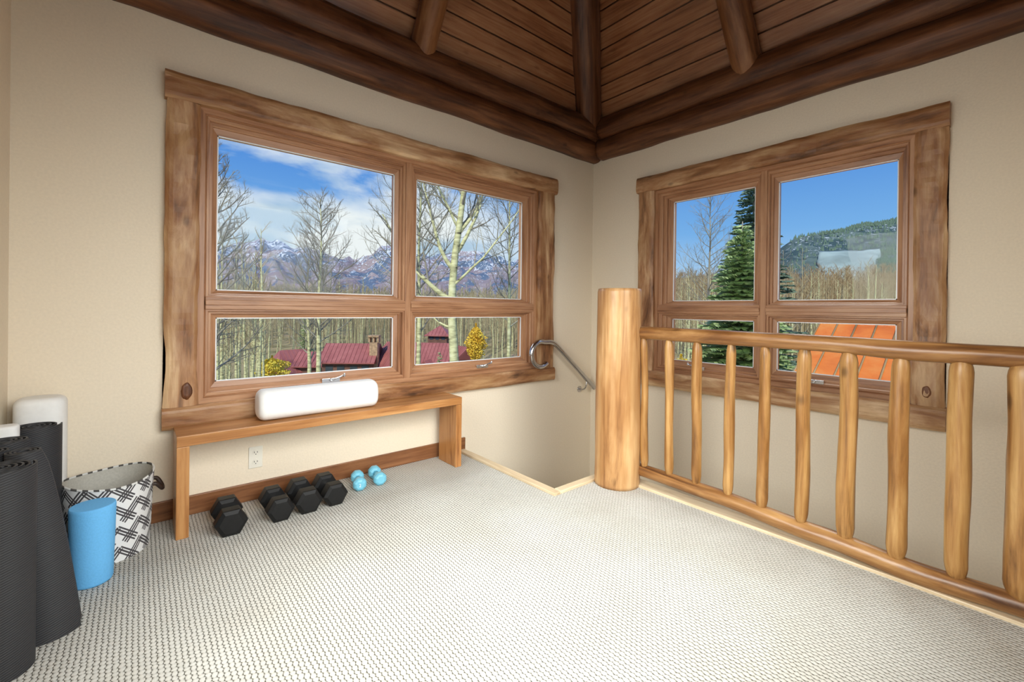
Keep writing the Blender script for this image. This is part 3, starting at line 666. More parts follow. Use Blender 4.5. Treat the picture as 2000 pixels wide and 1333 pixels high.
# ---------------------------------------------------------------- basket
def basket():
    cx, cy, rx, ry, Hh = -3.536, -.203, .157, .172, .330
    org = (cx, cy, 0); root = thing('storage_basket', org, 'round fabric basket with black and white lattice pattern beside the blue foam roller', 'basket')
    n, m_ = 72, 12; vs = []
    def pt(a, t, d=0):
        k = .90+.10*t; w = 1+.012*nval(math.cos(a)*2, math.sin(a)*2, t*2)
        z = Hh*t+(.010*math.sin(a*2+.8)*t) 
        return (cx+(rx*k+d)*w*math.cos(a), cy+(ry*k+d)*w*math.sin(a), z)
    # outer skin (patterned), lining, rim, bottom
    mb = MB()
    mb.add([pt(2*PI*k/n, j/m_) for j in range(m_+1) for k in range(n)], [(j*n+k, j*n+(k+1) % n, (j+1)*n+(k+1) % n, (j+1)*n+k) for j in range(m_) for k in range(n)], 0, True)
    mb.add([pt(2*PI*k/n, 0) for k in range(n)], [list(range(n))[::-1]], 0)
    o = mb.build('outer_fabric', 'lattice', root, org)
    me = o.data; uv = me.uv_layers.new(name='UVMap')
    for p in me.polygons:
        ks = [me.loops[l].vertex_index for l in p.loop_indices]
        kk = [v % n for v in ks]; wrap = max(kk)-min(kk) > 2
        for l, v in zip(p.loop_indices, ks):
            k = v % n; k = n if (wrap and k == 0) else k
            uv.data[l].uv = (k/n*2*PI*.17, (v//n)/m_*Hh if v < n*(m_+1) else 0)
    mb = MB()
    ls = [pt(2*PI*k/n, j/m_, -.006) for j in range(m_+1) for k in range(n)]
    mb.add(ls, [(j*n+k, (j+1)*n+k, (j+1)*n+(k+1) % n, j*n+(k+1) % n) for j in range(m_) for k in range(n)], 0, True)
    mb.add([Vector(pt(2*PI*k/n, 0, -.006))+Vector((0, 0, .006)) for k in range(n)], [list(range(n))], 0)
    mb.build('lining', 'lining', root, org)
    mb = MB(); rim = [pt(2*PI*k/n, 1, -.003) for k in range(n)]; rim += [rim[0]]
    mb.tube(rim, .0045, 8, caps=False); o2 = mb.build('rim_piping', 'lattice_rim', root, org)
    for a in (R(-2),):
        p = Vector(pt(a, .82)); d = Vector((math.cos(a), math.sin(a), 0)); s_ = Vector((-d.y, d.x, 0))
        mb = MB(); mb.tube(smooth([p-s_*.045, p-s_*.045+d*.012, p-s_*.028+d*.03-Vector((0, 0, .03)), p+d*.034-Vector((0, 0, .042)), p+s_*.028+d*.03-Vector((0, 0, .03)), p+s_*.045+d*.012, p+s_*.045], 2), .009, 10)
        mb.build('handle', 'leather_dark', root, org)
# lattice fabric: triple-line interlocking bands drawn in the cloth's own UV space
m, nt, b = mat('lattice', .85, .15)
tcn = nt.nodes.new('ShaderNodeTexCoord'); mpn = nt.nodes.new('ShaderNodeMapping'); mpn.inputs['Rotation'].default_value = (0, 0, R(38)); mpn.inputs['Scale'].default_value = (15, 15, 15)
nt.links.new(tcn.outputs['UV'], mpn.inputs[0]); sp = nt.nodes.new('ShaderNodeSeparateXYZ'); nt.links.new(mpn.outputs[0], sp.inputs[0])
U_, V_ = sp.outputs[0], sp.outputs[1]
def band(u, v, sh):   # broken triple line running along v, in cells offset like a basket weave
    uc = math_(nt, 'FLOOR', u); uf = math_(nt, 'SUBTRACT', math_(nt, 'FRACT', u), .5)
    vv = math_(nt, 'FRACT', math_(nt, 'MULTIPLY_ADD', uc, .5, math_(nt, 'MULTIPLY', math_(nt, 'ADD', v, sh), .5)))
    on = math_(nt, 'LESS_THAN', vv, .80)
    a = math_(nt, 'ABSOLUTE', uf); l1 = math_(nt, 'LESS_THAN', a, .055)
    l2 = math_(nt, 'LESS_THAN', math_(nt, 'ABSOLUTE', math_(nt, 'SUBTRACT', a, .17)), .050)
    return math_(nt, 'MULTIPLY', math_(nt, 'MAXIMUM', l1, l2), on)
pat = math_(nt, 'MAXIMUM', band(U_, V_, 0.0), band(V_, U_, .5))
c = mixc(nt, pat, (.76, .76, .76), (.075, .07, .075)); nt.links.new(c, b.inputs['Base Color'])
plain('lining', (.50, .48, .43), .9, .1, var=.08, scale=120)
m, nt, b = mat('lattice_rim', .85, .15)
tcn = nt.nodes.new('ShaderNodeTexCoord'); wv = NN(nt, 'ShaderNodeTexWave', Scale=9.0, Distortion=2.0); nt.links.new(tcn.outputs['Object'], wv.inputs[0])
r = ramp(nt, [(.45, (.10, .095, .09)), (.52, (.72, .72, .70))]); nt.links.new(wv.outputs[0], r.inputs[0]); nt.links.new(r.outputs[0], b.inputs['Base Color'])
basket()

# ---------------------------------------------------------------- blue foam roller
mb = MB(); fx, fy = -3.574, -.468
prof = [(0, .054), (.004, .060), (.012, .063), (.10, .065), (.2, .068), (.296, .070), (.3045, .0685), (.3065, .066)]
n = 48; vs = [(fx+r_*math.cos(2*PI*k/n)+.0*z, fy+r_*math.sin(2*PI*k/n), z) for z, r_ in prof for k in range(n)]
mb.add(vs, [(i*n+k, i*n+(k+1) % n, (i+1)*n+(k+1) % n, (i+1)*n+k) for i in range(len(prof)-1) for k in range(n)], 0, True)
mb.f += [list(range(n))[::-1], [(len(prof)-1)*n+k for k in range(n)]]; mb.m += [0, 0]; mb.sm += [False, False]
tag(mb.build('foam_roller', 'roller_blue', None, (fx, fy, 0)), 'short sky-blue foam roller standing on the carpet in front of the patterned basket', 'roller')

# ---------------------------------------------------------------- rolled mats
def rolled_mat(x, y, r, Hh, label, seed, turns=4.5, th=.0055, flare=None, start=0.0, r0=.012, topc=None):
    """spiral sheet; flare(t, rr) may widen the outer turn towards the floor"""
    mb = MB(); N = int(turns*28); rows = 14; vs = []
    for j in range(rows+1):
        z = Hh*j/rows; t = j/rows
        for i in range(N+1):
            q = i/N; a = start+q*turns*2*PI; rad = r0+(r-r0)*q
            cx, cy = x, y
            if flare: rad, cx, cy = flare(q, t, rad)
            rad *= 1+.02*nval(seed, a*.4, t)
            for s_ in (-.5, .5):
                vs.append((cx+(rad+s_*th)*math.cos(a), cy+(rad+s_*th)*math.sin(a), z))
    W_ = 2*(N+1); fs = []
    for j in range(rows):
        for i in range(N):
            a = j*W_+2*i
            fs.append((a+1, a+3, a+W_+3, a+W_+1)); fs.append((a, a+W_, a+W_+2, a+2))
        for e_ in (0, N):
            a = j*W_+2*e_; fs.append((a, a+1, a+W_+1, a+W_))
    for i in range(N):
        a = 2*i; fs.append((a, a+2, a+3, a+1)); a = rows*W_+2*i; fs.append((a, a+1, a+3, a+2))
    mb.add(vs, fs, 0, False)
    o = mb.build('rolled_mat', 'mat_foam', None, (x, y, 0), recalc=True)
    for p in o.data.polygons:
        if abs(p.normal.z) < .5: p.use_smooth = True
    md = o.modifiers.new('es', 'EDGE_SPLIT'); md.split_angle = R(50)
    tag(o, label, 'exercise mat', 'black rolled exercise mats by the left wall')
    return o
rolled_mat(-3.757, -.897, .080, .612, 'black rolled exercise mat standing closest to the viewer, cut by the left photo edge', 1, 5.0, start=.5)
rolled_mat(-3.812, -.672, .048, .615, 'narrow black rolled mat against the wall, just behind the closest one', 2, 3.2, start=1.5)
rolled_mat(-3.797, -.512, .062, .612, 'black rolled mat in the middle of the row against the wall', 3, 4, start=-.3)
rolled_mat(-3.752, -.292, .074, .612, 'black rolled mat at the back of the row, in front of the tall white bolster', 4, 4, start=.2)
def fl(q, t, rad):
    k = (1-t)**.7
    ex = .050*k*min(1, q*1.3)
    return rad+ex, -3.728+.058*k, -.706-.020*k
rolled_mat(-3.70, -.715, .046, .610, 'black exercise mat loosely rolled into a cone that widens towards the floor', 5, 3.0, flare=fl, start=-.5, r0=.015)

# ================================================================ outdoors
def ground_z(x, y):
    d = math.hypot(x-CAM.x, y-CAM.y)
    z = -6.0-4.0*min(1, max(0, (d-12)/45))
    if d > 75: z += (min(d, 190)-75)*.075
    if d > 230: z -= (d-230)*.05
    return z+1.2*nval(x*.03, y*.03, 0)*min(1, d/60)
def polar(px, D): 
    p = at(px, 606, D); return p.x, p.y
# ground sheet: polar grid over the seen quadrant and around
mb = MB(); radii = [3, 6, 9, 13, 18, 25, 34, 45, 58, 72, 88, 108, 135, 170, 215, 270, 340, 430, 540]
angs = [R(a) for a in range(-60, 161, 3)]; vs = []
for r_ in radii:
    for a in angs:
        x, y = CAM.x+3+r_*math.cos(a), CAM.y+3+r_*math.sin(a); vs.append((x, y, ground_z(x, y)))
n = len(angs)
mb.add(vs, [(i*n+k, (i+1)*n+k, (i+1)*n+k+1, i*n+k+1) for i in range(len(radii)-1) for k in range(n-1)], 0, True)
tag(mb.build('ground', 'ground'), 'brown autumn hillside around the house', 'ground', kind='structure')

# mountains beyond the left window and forested ridge beyond the right window
def range_strip(name, material, px0, px1, D0, crest, depth, label, cat, NX=200, NY=26, jag=1.0, zb=-25, fs_=.01):
    mb = MB(); vs = []
    for j in range(NY+1):
        t = j/NY
        for i in range(NX+1):
            px = px0+(px1-px0)*i/NX; yy = crest(px); D = D0+depth*t
            c = at(px, yy, D0+depth); zt = c.z
            p = at(px, 606, D); prof = t**1.25
            z = zb+(zt-zb)*prof
            ridg = 1-abs(nval(p.x*fs_, p.y*fs_, 2))*2; r2 = 1-abs(nval(p.x*fs_*2.7, p.y*fs_*2.7, 5))*2
            z += jag*(zt-zb)*(.13*ridg+.06*r2-.10)*math.sin(min(t, .9)*PI*.55)+(jag*(zt-zb)*.03*nval(px*.06, t*3, 9))
            vs.append((p.x, p.y, z))
    n = NX+1; mb.add(vs, [(j*n+i, j*n+i+1, (j+1)*n+i+1, (j+1)*n+i) for j in range(NY) for i in range(NX)], 0, True)
    b0 = len(mb.v)   # back side so the range is a solid, not a sheet
    back = [Vector(vs[NY*n+i])+FW*(depth*.6) for i in range(n)]; back = [Vector((b.x, b.y, zb)) for b in back]
    mb.add([vs[NY*n+i] for i in range(n)]+back, [(i, i+1, n+i+1, n+i) for i in range(NX)], 0, True)
    return tag(mb.build(name, material), label, cat)
def interp(tab):
    def f(px):
        if px <= tab[0][0]: return tab[0][1]
        for (a, ya), (b_, yb_) in zip(tab, tab[1:]):
            if px <= b_: return ya+(yb_-ya)*(px-a)/(b_-a)
        return tab[-1][1]
    return f
crL = interp([(200, 500), (420, 483), (480, 478), (550, 474), (610, 488), (660, 500), (705, 512), (745, 488), (775, 480), (810, 500), (870, 500), (920, 500), (960, 502), (1000, 512), (1100, 520), (1200, 530)])
range_strip('mountain_range', 'mountain', 150, 1180, 520, crL, 560, 'purple-brown mountain range with snow on its crest beyond the wide left window', 'mountain', jag=1.0, NX=260, NY=40)
crR = interp([(1150, 560), (1300, 548), (1420, 535), (1500, 505), (1545, 472), (1580, 462), (1650, 448), (1720, 436), (1760, 430), (1850, 418), (2000, 410)])
hill = range_strip('forested_ridge', 'ski_hill', 1210, 2100, 260, crR, 260, 'dark forested ridge with patches of snow beyond the right window', 'hill', jag=.35, NX=160, NY=26, zb=-6, fs_=.008)

# ---- trees
def branch(mb, p, d, Ln, r, lvl, rnd, segs, mi, sides, up=.35, kids=(5, 5, 4), spread=.9, curve=.5):
    pts = [p.copy()]; q = p.copy(); dd = d.copy(); rads = [r]
    for s_ in range(segs):
        dd = (dd+Vector((rnd.uniform(-1, 1), rnd.uniform(-1, 1), rnd.uniform(-.6, 1)))*.16*curve*2+Vector((0, 0, up*.22))).normalized()
        q = q+dd*Ln/segs; pts.append(q.copy()); rads.append(r*(1-(s_+1)/segs*.75))
    mb.tube(pts, rads, sides[min(lvl, len(sides)-1)], caps=False, mi=mi[min(lvl, len(mi)-1)], sm=True)
    if lvl >= len(kids): return
    k = kids[lvl]
    for i in range(k):
        t = .22+.75*(i+rnd.random()*.7)/k; idx = min(int(t*segs), segs-1); pp = pts[idx].lerp(pts[idx+1], t*segs-idx)
        ax = (pts[idx+1]-pts[idx]).normalized(); side = ax.cross(Vector((rnd.uniform(-1, 1), rnd.uniform(-1, 1), rnd.uniform(-1, 1)))).normalized()
        nd = (ax*rnd.uniform(.5, .9)+side*spread*rnd.uniform(.6, 1)).normalized()
        branch(mb, pp, nd, Ln*(1-t*.55)*rnd.uniform(.38, .58), r*.5*(1-t*.4), lvl+1, rnd, 3, mi, sides, up, kids, spread, curve)
def bare_tree(name, x, y, Hh, r, seed, label, cat='tree', group=None, crown=.35, reach=.28, nb=22, kids=(6, 5), lean=(0, 0), heavy=None, mats=('aspen_bark', 'twig_grey'), minr=.006, upn=.45):
    """trunk mesh with a child mesh holding the branches"""
    rnd = random.Random(seed); z0 = ground_z(x, y)-.3; base = Vector((x, y, z0))
    pts, rads = [], []; N = 16
    for i in range(N+1):
        t = i/N; pts.append(base+Vector((lean[0]*t+.14*nval(seed, t*3, 0)*Hh*.12, lean[1]*t+.14*nval(seed+4, t*3, 0)*Hh*.12, Hh*t))); rads.append(max(minr, r*(1-.93*t**1.15)))
    mb = MB(); mb.tube(pts, rads, 12, caps=True); tr = mb.build(name, mats[0], None, base)
    tag(tr, label, cat, group)
    mb = MB()
    def at_t(t): k = min(int(t*N), N-1); return pts[k].lerp(pts[k+1], t*N-k)
    for i in range(nb):
        t = crown+(1-crown)*((i+rnd.random())/nb)**.9*.97; a = i*2.4+rnd.uniform(-.5, .5)
        ln = Hh*reach*(1-((t-crown)/(1-crown))*.72)*rnd.uniform(.75, 1.1)*(0.75 if t < crown+.08 else 1)
        d = Vector((math.cos(a), math.sin(a), rnd.uniform(.45, 1.0))).normalized()
        branch(mb, at_t(t), d, ln, max(.012, r*.34*(1-t*.6)), 0, rnd, 6, (0, 0, 1) if False else (1, 1, 1), (5, 4, 3), upn, kids)
    if heavy:
        for (t, a, el_, ln, rr) in heavy:
            d = Vector((math.cos(a)*math.cos(el_), math.sin(a)*math.cos(el_), math.sin(el_)))
            branch(mb, at_t(t), d, ln, rr, 0, rnd, 8, (0, 1, 1), (8, 4, 3), .4, (9, 6, 4))
    mb.build('branches', [mats[0], mats[1]], tr, base)
    return tr
AR = math.atan2(RT.y, RT.x)        # azimuth pointing to the right of the photo
def P2(px, D): p = at(px, 606, D); return p.x, p.y
x, y = P2(623, 22); bare_tree('aspen_tree', x, y, 13.9, .17, 3, 'bare aspen with a full crown in the middle of the large left pane', crown=.48, reach=.27, nb=52, kids=(8, 7, 4), upn=.32)
x, y = P2(603, 22.6); bare_tree('aspen_tree', x, y, 11.0, .16, 8, 'bare aspen stem just left of the tallest crown in the large left pane', crown=.52, reach=.24, nb=26, kids=(7, 6, 4))
x, y = P2(398, 14); bare_tree('aspen_tree', x, y, 13.0, .18, 12, 'bare aspen whose twigs fill the left edge of the large pane', crown=.42, reach=.26, nb=50, kids=(8, 7, 5), upn=.30)
x, y = P2(817, 15.5); bare_tree('aspen_tree', x, y, 13.5, .125, 21, 'slender pale aspen directly right of the wide window\'s centre mullion', crown=.50, reach=.26, nb=40, kids=(8, 6, 4), minr=.03)
x, y = P2(878, 14); bare_tree('aspen_tree', x, y, 16.5, .205, 33, 'thickest pale aspen trunk with heavy limbs in the right half of the wide window', crown=.60, reach=.20, nb=26, kids=(8, 6, 4), lean=(.45, -.35), minr=.05,
    heavy=[(.47, AR+PI, .55, 3.6, .085), (.53, AR+PI+.3, .75, 3.2, .07), (.50, AR-.2, .55, 3.6, .045), (.56, AR+.1, .9, 2.8, .07), (.60, AR+.4, .75, 2.8, .06), (.42, AR+PI-.2, .1, 1.8, .035), (.61, AR+PI+.5, 1.0, 2.5, .05)])
x, y = P2(994, 18); bare_tree('aspen_tree', x, y, 14.5, .115, 44, 'thin pale aspen close to the right edge of the wide window', crown=.48, reach=.24, nb=36, kids=(8, 6, 4), minr=.03)
x, y = P2(1384, 30); bare_tree('aspen_tree', x, y, 18.2, .14, 52, 'bare aspen left of the tall spruces, seen through the right window', crown=.42, reach=.23, nb=50, kids=(7, 6, 3), mats=('twig_grey', 'twig_grey'))
x, y = P2(1566, 42); bare_tree('aspen_tree', x, y, 17.5, .12, 57, 'slim bare aspen rising above the others left in the large right pane', crown=.45, reach=.14, nb=24, kids=(5, 4), mats=('twig_olive', 'twig_grey'))
x, y = P2(1528, 38); bare_tree('aspen_tree', x, y, 16.0, .12, 58, 'bare aspen beside the mullion at the left edge of the large right pane', crown=.40, reach=.20, nb=28, kids=(6, 5), mats=('twig_olive', 'twig_grey'))
# low twiggy shrubs in front of the red house
for i, (px, D, h_, s_) in enumerate(((655, 19, 3.4, 71), (700, 18, 3.6, 72), (752, 19, 3.8, 73), (735, 20, 3.9, 75), (955, 19, 4.0, 74), (978, 20, 4.3, 76))):
    x, y = P2(px, D)
    bare_tree('bare_shrub', x, y, h_, .05, s_, 'leafless tan shrub in front of the red-roofed houses', 'shrub', 'leafless shrubs before the red roofs', crown=.12, reach=.45, nb=14, kids=(5, 4), mats=('brush_tan', 'brush_tan'), minr=.008)

# the aspen forest: five tree shapes, copied one by one
def forest_proto(seed, Hh, r):
    rnd = random.Random(seed); mb = MB(); N = 7; pts = []; rads = []
    for i in range(N+1):
        t = i/N; pts.append(Vector((.35*nval(seed, t*2, 0), .35*nval(seed+3, t*2, 0), Hh*t))); rads.append(max(.02, r*(1-.85*t)))
    mb.tube(pts, rads, 6, caps=False, mi=0)
    for i in range(20):
        t = .42+.56*(i+rnd.random())/20; k = min(int(t*N), N-1); p = pts[k].lerp(pts[k+1], t*N-k); a = i*2.4
        branch(mb, p, Vector((math.cos(a), math.sin(a), rnd.uniform(.7, 1.4))).normalized(), Hh*.17*(1.15-t*.7)*rnd.uniform(.7, 1.1), .035, 0, rnd, 3, (1, 1), (3, 3), .4, (5,))
    me_o = mb.build('aspen_tree', ['aspen_bark', 'twig_olive']); me = me_o.data; bpy.data.objects.remove(me_o); return me
protos = [forest_proto(100+i, h_, r_) for i, (h_, r_) in enumerate(((13, .14), (14.5, .16), (12, .12), (15, .15), (11, .11)))]
rnd = random.Random(5); cnt = 0
spots = []
for i in range(190):      # beyond the left window, nearest ones on its left side
    if i < 26: px = rnd.uniform(410, 520); D = rnd.uniform(30, 48)
    elif i < 40: px = rnd.uniform(500, 640); D = rnd.uniform(66, 80)
    else: px = rnd.uniform(405, 1040); D = rnd.uniform(74, 135)
    spots.append((px, D))
for i in range(110):      # beyond the right window
    px = rnd.uniform(1300, 1780); D = rnd.uniform(46, 125)
    if 1380 < px < 1520 and D < 60: D += 40
    if 1600 < px < 1700: D += 20
    spots.append((px, D))
for px, D in spots:
    x, y = P2(px, D)
    o = link('aspen_tree', protos[rnd.randrange(5)], None, (x, y, ground_z(x, y)-.3)); o.rotation_euler = (0, 0, rnd.uniform(0, 6.28))
    s_ = rnd.uniform(.8, 1.1)*(1 if px < 1100 else 1.22); o.scale = (s_, s_, s_)
    if px < 1100: tag(o, 'bare pale-trunked aspen in the forest beyond the wide left window', 'tree', 'aspen forest beyond the left window')
    else: tag(o, 'bare pale-trunked aspen in the forest beyond the right window', 'tree', 'aspen forest beyond the right window')
# the deeper forest that nobody could count
def thicket(name, px0, px1, D0, D1, count, h0, h1, seed, label, mats_):
    rnd = random.Random(seed); mb = MB()
    for i in range(count):
        px = rnd.uniform(px0, px1); D = rnd.uniform(D0, D1); x, y = P2(px, D); z = ground_z(x, y)-.3; Hh = rnd.uniform(h0, h1); s_ = D/100
        p0 = Vector((x, y, z)); p1 = p0+Vector((rnd.uniform(-.4, .4), rnd.uniform(-.4, .4), Hh))
        mb.tube([p0, p0.lerp(p1, .5), p1], [.12*s_, .09*s_, .02], 3, caps=False, mi=0)
        for k in range(9):
            t = rnd.uniform(.4, .98); a = rnd.uniform(0, 6.28); p = p0.lerp(p1, t); q = p+Vector((math.cos(a), math.sin(a), 1.2))*Hh*.11*(1.3-t)
            mb.tube([p, q], [.05*s_, .02*s_], 3, caps=False, mi=1)
            for _ in range(3):
                w = p.lerp(q, rnd.uniform(.3, 1)); b_ = w+Vector((rnd.uniform(-1, 1), rnd.uniform(-1, 1), rnd.uniform(.1, 1.3)))*Hh*.045
                mb.tube([w, b_], [.03*s_, .012*s_], 3, caps=False, mi=1)
    o = mb.build(name, mats_); tag(o, label, 'forest', kind='stuff')
thicket('aspen_forest', 380, 1060, 90, 260, 1500, 9, 13, 7, 'hazy olive mass of distant bare aspens filling the slope beyond the wide window', ['twig_olive', 'twig_olive'])
thicket('aspen_forest', 1270, 1800, 85, 190, 1300, 14, 19, 9, 'hazy brown mass of distant bare aspens below the ridge beyond the right window', ['twig_olive', 'brush_tan'])

def spruce(name, x, y, Hh, rad, seed, label, material='spruce_green', group=None, dens=1.0, z0=None):
    rnd = random.Random(seed); z0 = (ground_z(x, y)-.3) if z0 is None else z0; base = Vector((x, y, z0))
    mb = MB(); mb.tube([base, base+Vector((0, 0, Hh))], [Hh*.018, .02], 8); tr = mb.build(name, 'twig_grey', None, base); tag(tr, label, 'tree', group)
    mb = MB(); lv = int(Hh*4.2*dens)
    for i in range(lv):
        t = .06+.93*i/lv; z = Hh*t; rr = rad*(1-t)**.85+.08; zj = Hh/lv*.9; nbr = int(max(5, 13*dens*(1-t*.5)))
        for k in range(nbr):
            a = k/nbr*6.28+i*1.3+rnd.uniform(-.15, .15); L_ = rr*rnd.uniform(.78, 1.12); dr = Vector((math.cos(a), math.sin(a), 0)); sd = Vector((-dr.y, dr.x, 0)); z = Hh*t+rnd.uniform(-zj, zj)
            m2 = max(3, int(L_/.13*dens)); prev = None
            for s_ in range(m2):
                f = (s_+.5)/m2; c = base+dr*L_*f+Vector((0, 0, z-.28*L_*f+.16*L_*f*f))
                w = (.36*(1-f*.5))*min(1, L_)*.9+.05
                for sg in (-1, 1):
                    tip = c+sd*sg*w*rnd.uniform(.7, 1.1)+dr*(.16+.1*L_*.3)+Vector((0, 0, rnd.uniform(-.10, .03)))
                    a_ = c-dr*.05; b_ = c+dr*.10+Vector((0, 0, .02)); dwn = c+sd*sg*w*.35-Vector((0, 0, .07))
                    mb.add([a_, b_, tip, dwn], [(0, 2, 1), (0, 3, 2), (3, 1, 2)])
    mb.build('needles', material, tr, base)
    return tr
x, y = P2(1448, 17.0); spruce('spruce_tree', x, y, 11.3, 3.3, 1, 'bright green spruce in the right window, in front of a taller dark one', dens=1.5)
x, y = P2(1470, 23.0); spruce('spruce_tree', x, y, 16.5, 3.4, 2, 'taller dark spruce rising behind the bright green one in the right window', 'spruce_dark', dens=1.1)
for i, (px, D, Hh, rad, lab) in enumerate(((1722, 70, 9, 1.9, 'small dark spruce low in the large right pane above the orange roof'), (1700, 66, 6.0, 1.6, 'smallest dark spruce low in the large right pane, left of its taller neighbour'),
        (1648, 72, 12.0, 2.2, 'olive spruce among the bare aspens in the middle of the large right pane'), (1600, 80, 11, 2.0, 'olive spruce among the bare aspens left in the large right pane'))):
    x, y = P2(px, D); spruce('spruce_tree', x, y, Hh, rad, 30+i, lab, 'spruce_green' if i > 1 else 'spruce_dark', dens=.55)
for i, (px, D, Hh, rad, lab) in enumerate(((860, 50, 5.6, 1.0, 'small spruce standing against the little red-roofed tower'), (918, 44, 3.8, 1.5, 'low dark spruce under the golden tree'), (1014, 40, 4.4, 1.2, 'small spruce in the lower right corner of the wide window'), (575, 50, 2.8, .9, 'small spruce beside the yellow bush below the red roofs'), (596, 90, 9, 1.6, 'distant slim spruce beyond the left red roof'))):
    x, y = P2(px, D); spruce('spruce_tree', x, y, Hh, rad, 40+i, lab, 'spruce_green', dens=.7)
# conifers on the ridge
rnd = random.Random(4); mb = MB()
hv = [v.co for v in hill.data.vertices]
NXh = 161
for i in range(9000):
    ix = rnd.randrange(60, 159); iy = rnd.randrange(9, 27) if i > 700 else 26
    p = hv[iy*NXh+ix].lerp(hv[iy*NXh+ix+1], rnd.random()); t = iy/26
    px_l = 1210+890*ix/160
    if 19 <= iy <= 24 and rnd.random() < .62: continue
    if ix < 70 and rnd.random() < .8: continue
    if iy < 20 and 1588 < px_l < 1712: continue
    Hh = rnd.uniform(3, 5.5); w = Hh*.24; a0 = rnd.uniform(0, 6)
    q = p+Vector((rnd.uniform(-3, 3), rnd.uniform(-3, 3), -.8)); vs = [q+Vector((w*math.cos(a0+k*1.2566), w*math.sin(a0+k*1.2566), 0)) for k in range(5)]+[q+Vector((0, 0, Hh))]
    mb.add(vs, [(k, (k+1) % 5, 5) for k in range(5)])
tag(mb.build('conifer_forest', 'spruce_dark'), 'dark carpet of tiny conifers covering the ridge beyond the right window', 'forest', kind='stuff')
# pale patch laid over the near slope of the ridge
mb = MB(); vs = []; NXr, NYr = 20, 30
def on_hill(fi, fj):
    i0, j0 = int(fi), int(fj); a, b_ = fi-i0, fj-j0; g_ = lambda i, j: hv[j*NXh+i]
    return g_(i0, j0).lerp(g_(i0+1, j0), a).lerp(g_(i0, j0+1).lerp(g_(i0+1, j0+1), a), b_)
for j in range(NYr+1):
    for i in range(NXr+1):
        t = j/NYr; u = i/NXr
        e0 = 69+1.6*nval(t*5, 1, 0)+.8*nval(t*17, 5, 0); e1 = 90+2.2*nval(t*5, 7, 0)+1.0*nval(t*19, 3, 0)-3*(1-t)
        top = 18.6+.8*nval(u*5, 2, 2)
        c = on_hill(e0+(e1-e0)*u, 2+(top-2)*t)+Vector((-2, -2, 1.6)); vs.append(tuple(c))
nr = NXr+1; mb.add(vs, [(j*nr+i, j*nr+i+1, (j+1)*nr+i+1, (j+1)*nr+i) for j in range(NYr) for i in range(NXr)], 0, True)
rn = mb.build('pale_slope_patch', 'pale_slope'); tag(rn, 'pale patch on the slope below the forested ridge in the right window', 'ski run')
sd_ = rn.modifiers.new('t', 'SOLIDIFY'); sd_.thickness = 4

def leafy(name, x, y, z0, Hh, w, seed, label, material, cat, stem=True, n=2600, ls=.10):
    rnd = random.Random(seed); base = Vector((x, y, z0)); mb = MB()
    mb.tube([base, base+Vector((0, 0, Hh*.95))], [.06, .01], 6)
    for k in range(14):
        a = k*2.4; t = .15+.7*k/14; p = base+Vector((0, 0, Hh*t)); mb.tube([p, p+Vector((math.cos(a), math.sin(a), 1))*w*.45], [.025, .008], 4)
    tr = mb.build(name, 'twig_grey', None, base); tag(tr, label, cat)
    mb = MB()
    for i in range(n):
        t = rnd.random()**.85; a = rnd.uniform(0, 6.28); prof = math.sin(min(1, t*1.05+.06)*PI)**.6; rr = w*prof*math.sqrt(rnd.random())*(1+.8*nval(a*1.2, t*5, seed))
        c = base+Vector((rr*math.cos(a), rr*math.sin(a), Hh*(.08+.94*t)))
        u = Vector((rnd.uniform(-1, 1), rnd.uniform(-1, 1), rnd.uniform(-1, 1))).normalized(); v = u.cross(Vector((rnd.uniform(-1, 1), rnd.uniform(-1, 1), rnd.uniform(-1, 1)))).normalized()
        mb.add([c-u*ls, c+v*ls*.7, c+u*ls, c-v*ls*.7], [(0, 1, 2, 3)])
    mb.build('leaves', material, tr, base); return tr
p = at(929, 700, 42); leafy('golden_aspen', p.x, p.y, p.z-.4, 3.6, .95, 3, 'golden-leaved aspen beside the thick pale trunk in the lower right pane of the wide window', 'leaf_gold', 'tree', n=3200)
p = at(531, 742, 44); leafy('yellow_bush', p.x, p.y, p.z-.3, 2.6, 1.45, 5, 'yellow-leaved bush in front of the left red roof', 'leaf_yellow', 'bush', n=3200)
p = at(1330, 715, 30); leafy('yellow_bush', p.x, p.y, p.z-2.2, 2.9, 1.5, 6, 'olive-yellow bush low behind the railing in the small right pane', 'leaf_yellow', 'bush', n=900)

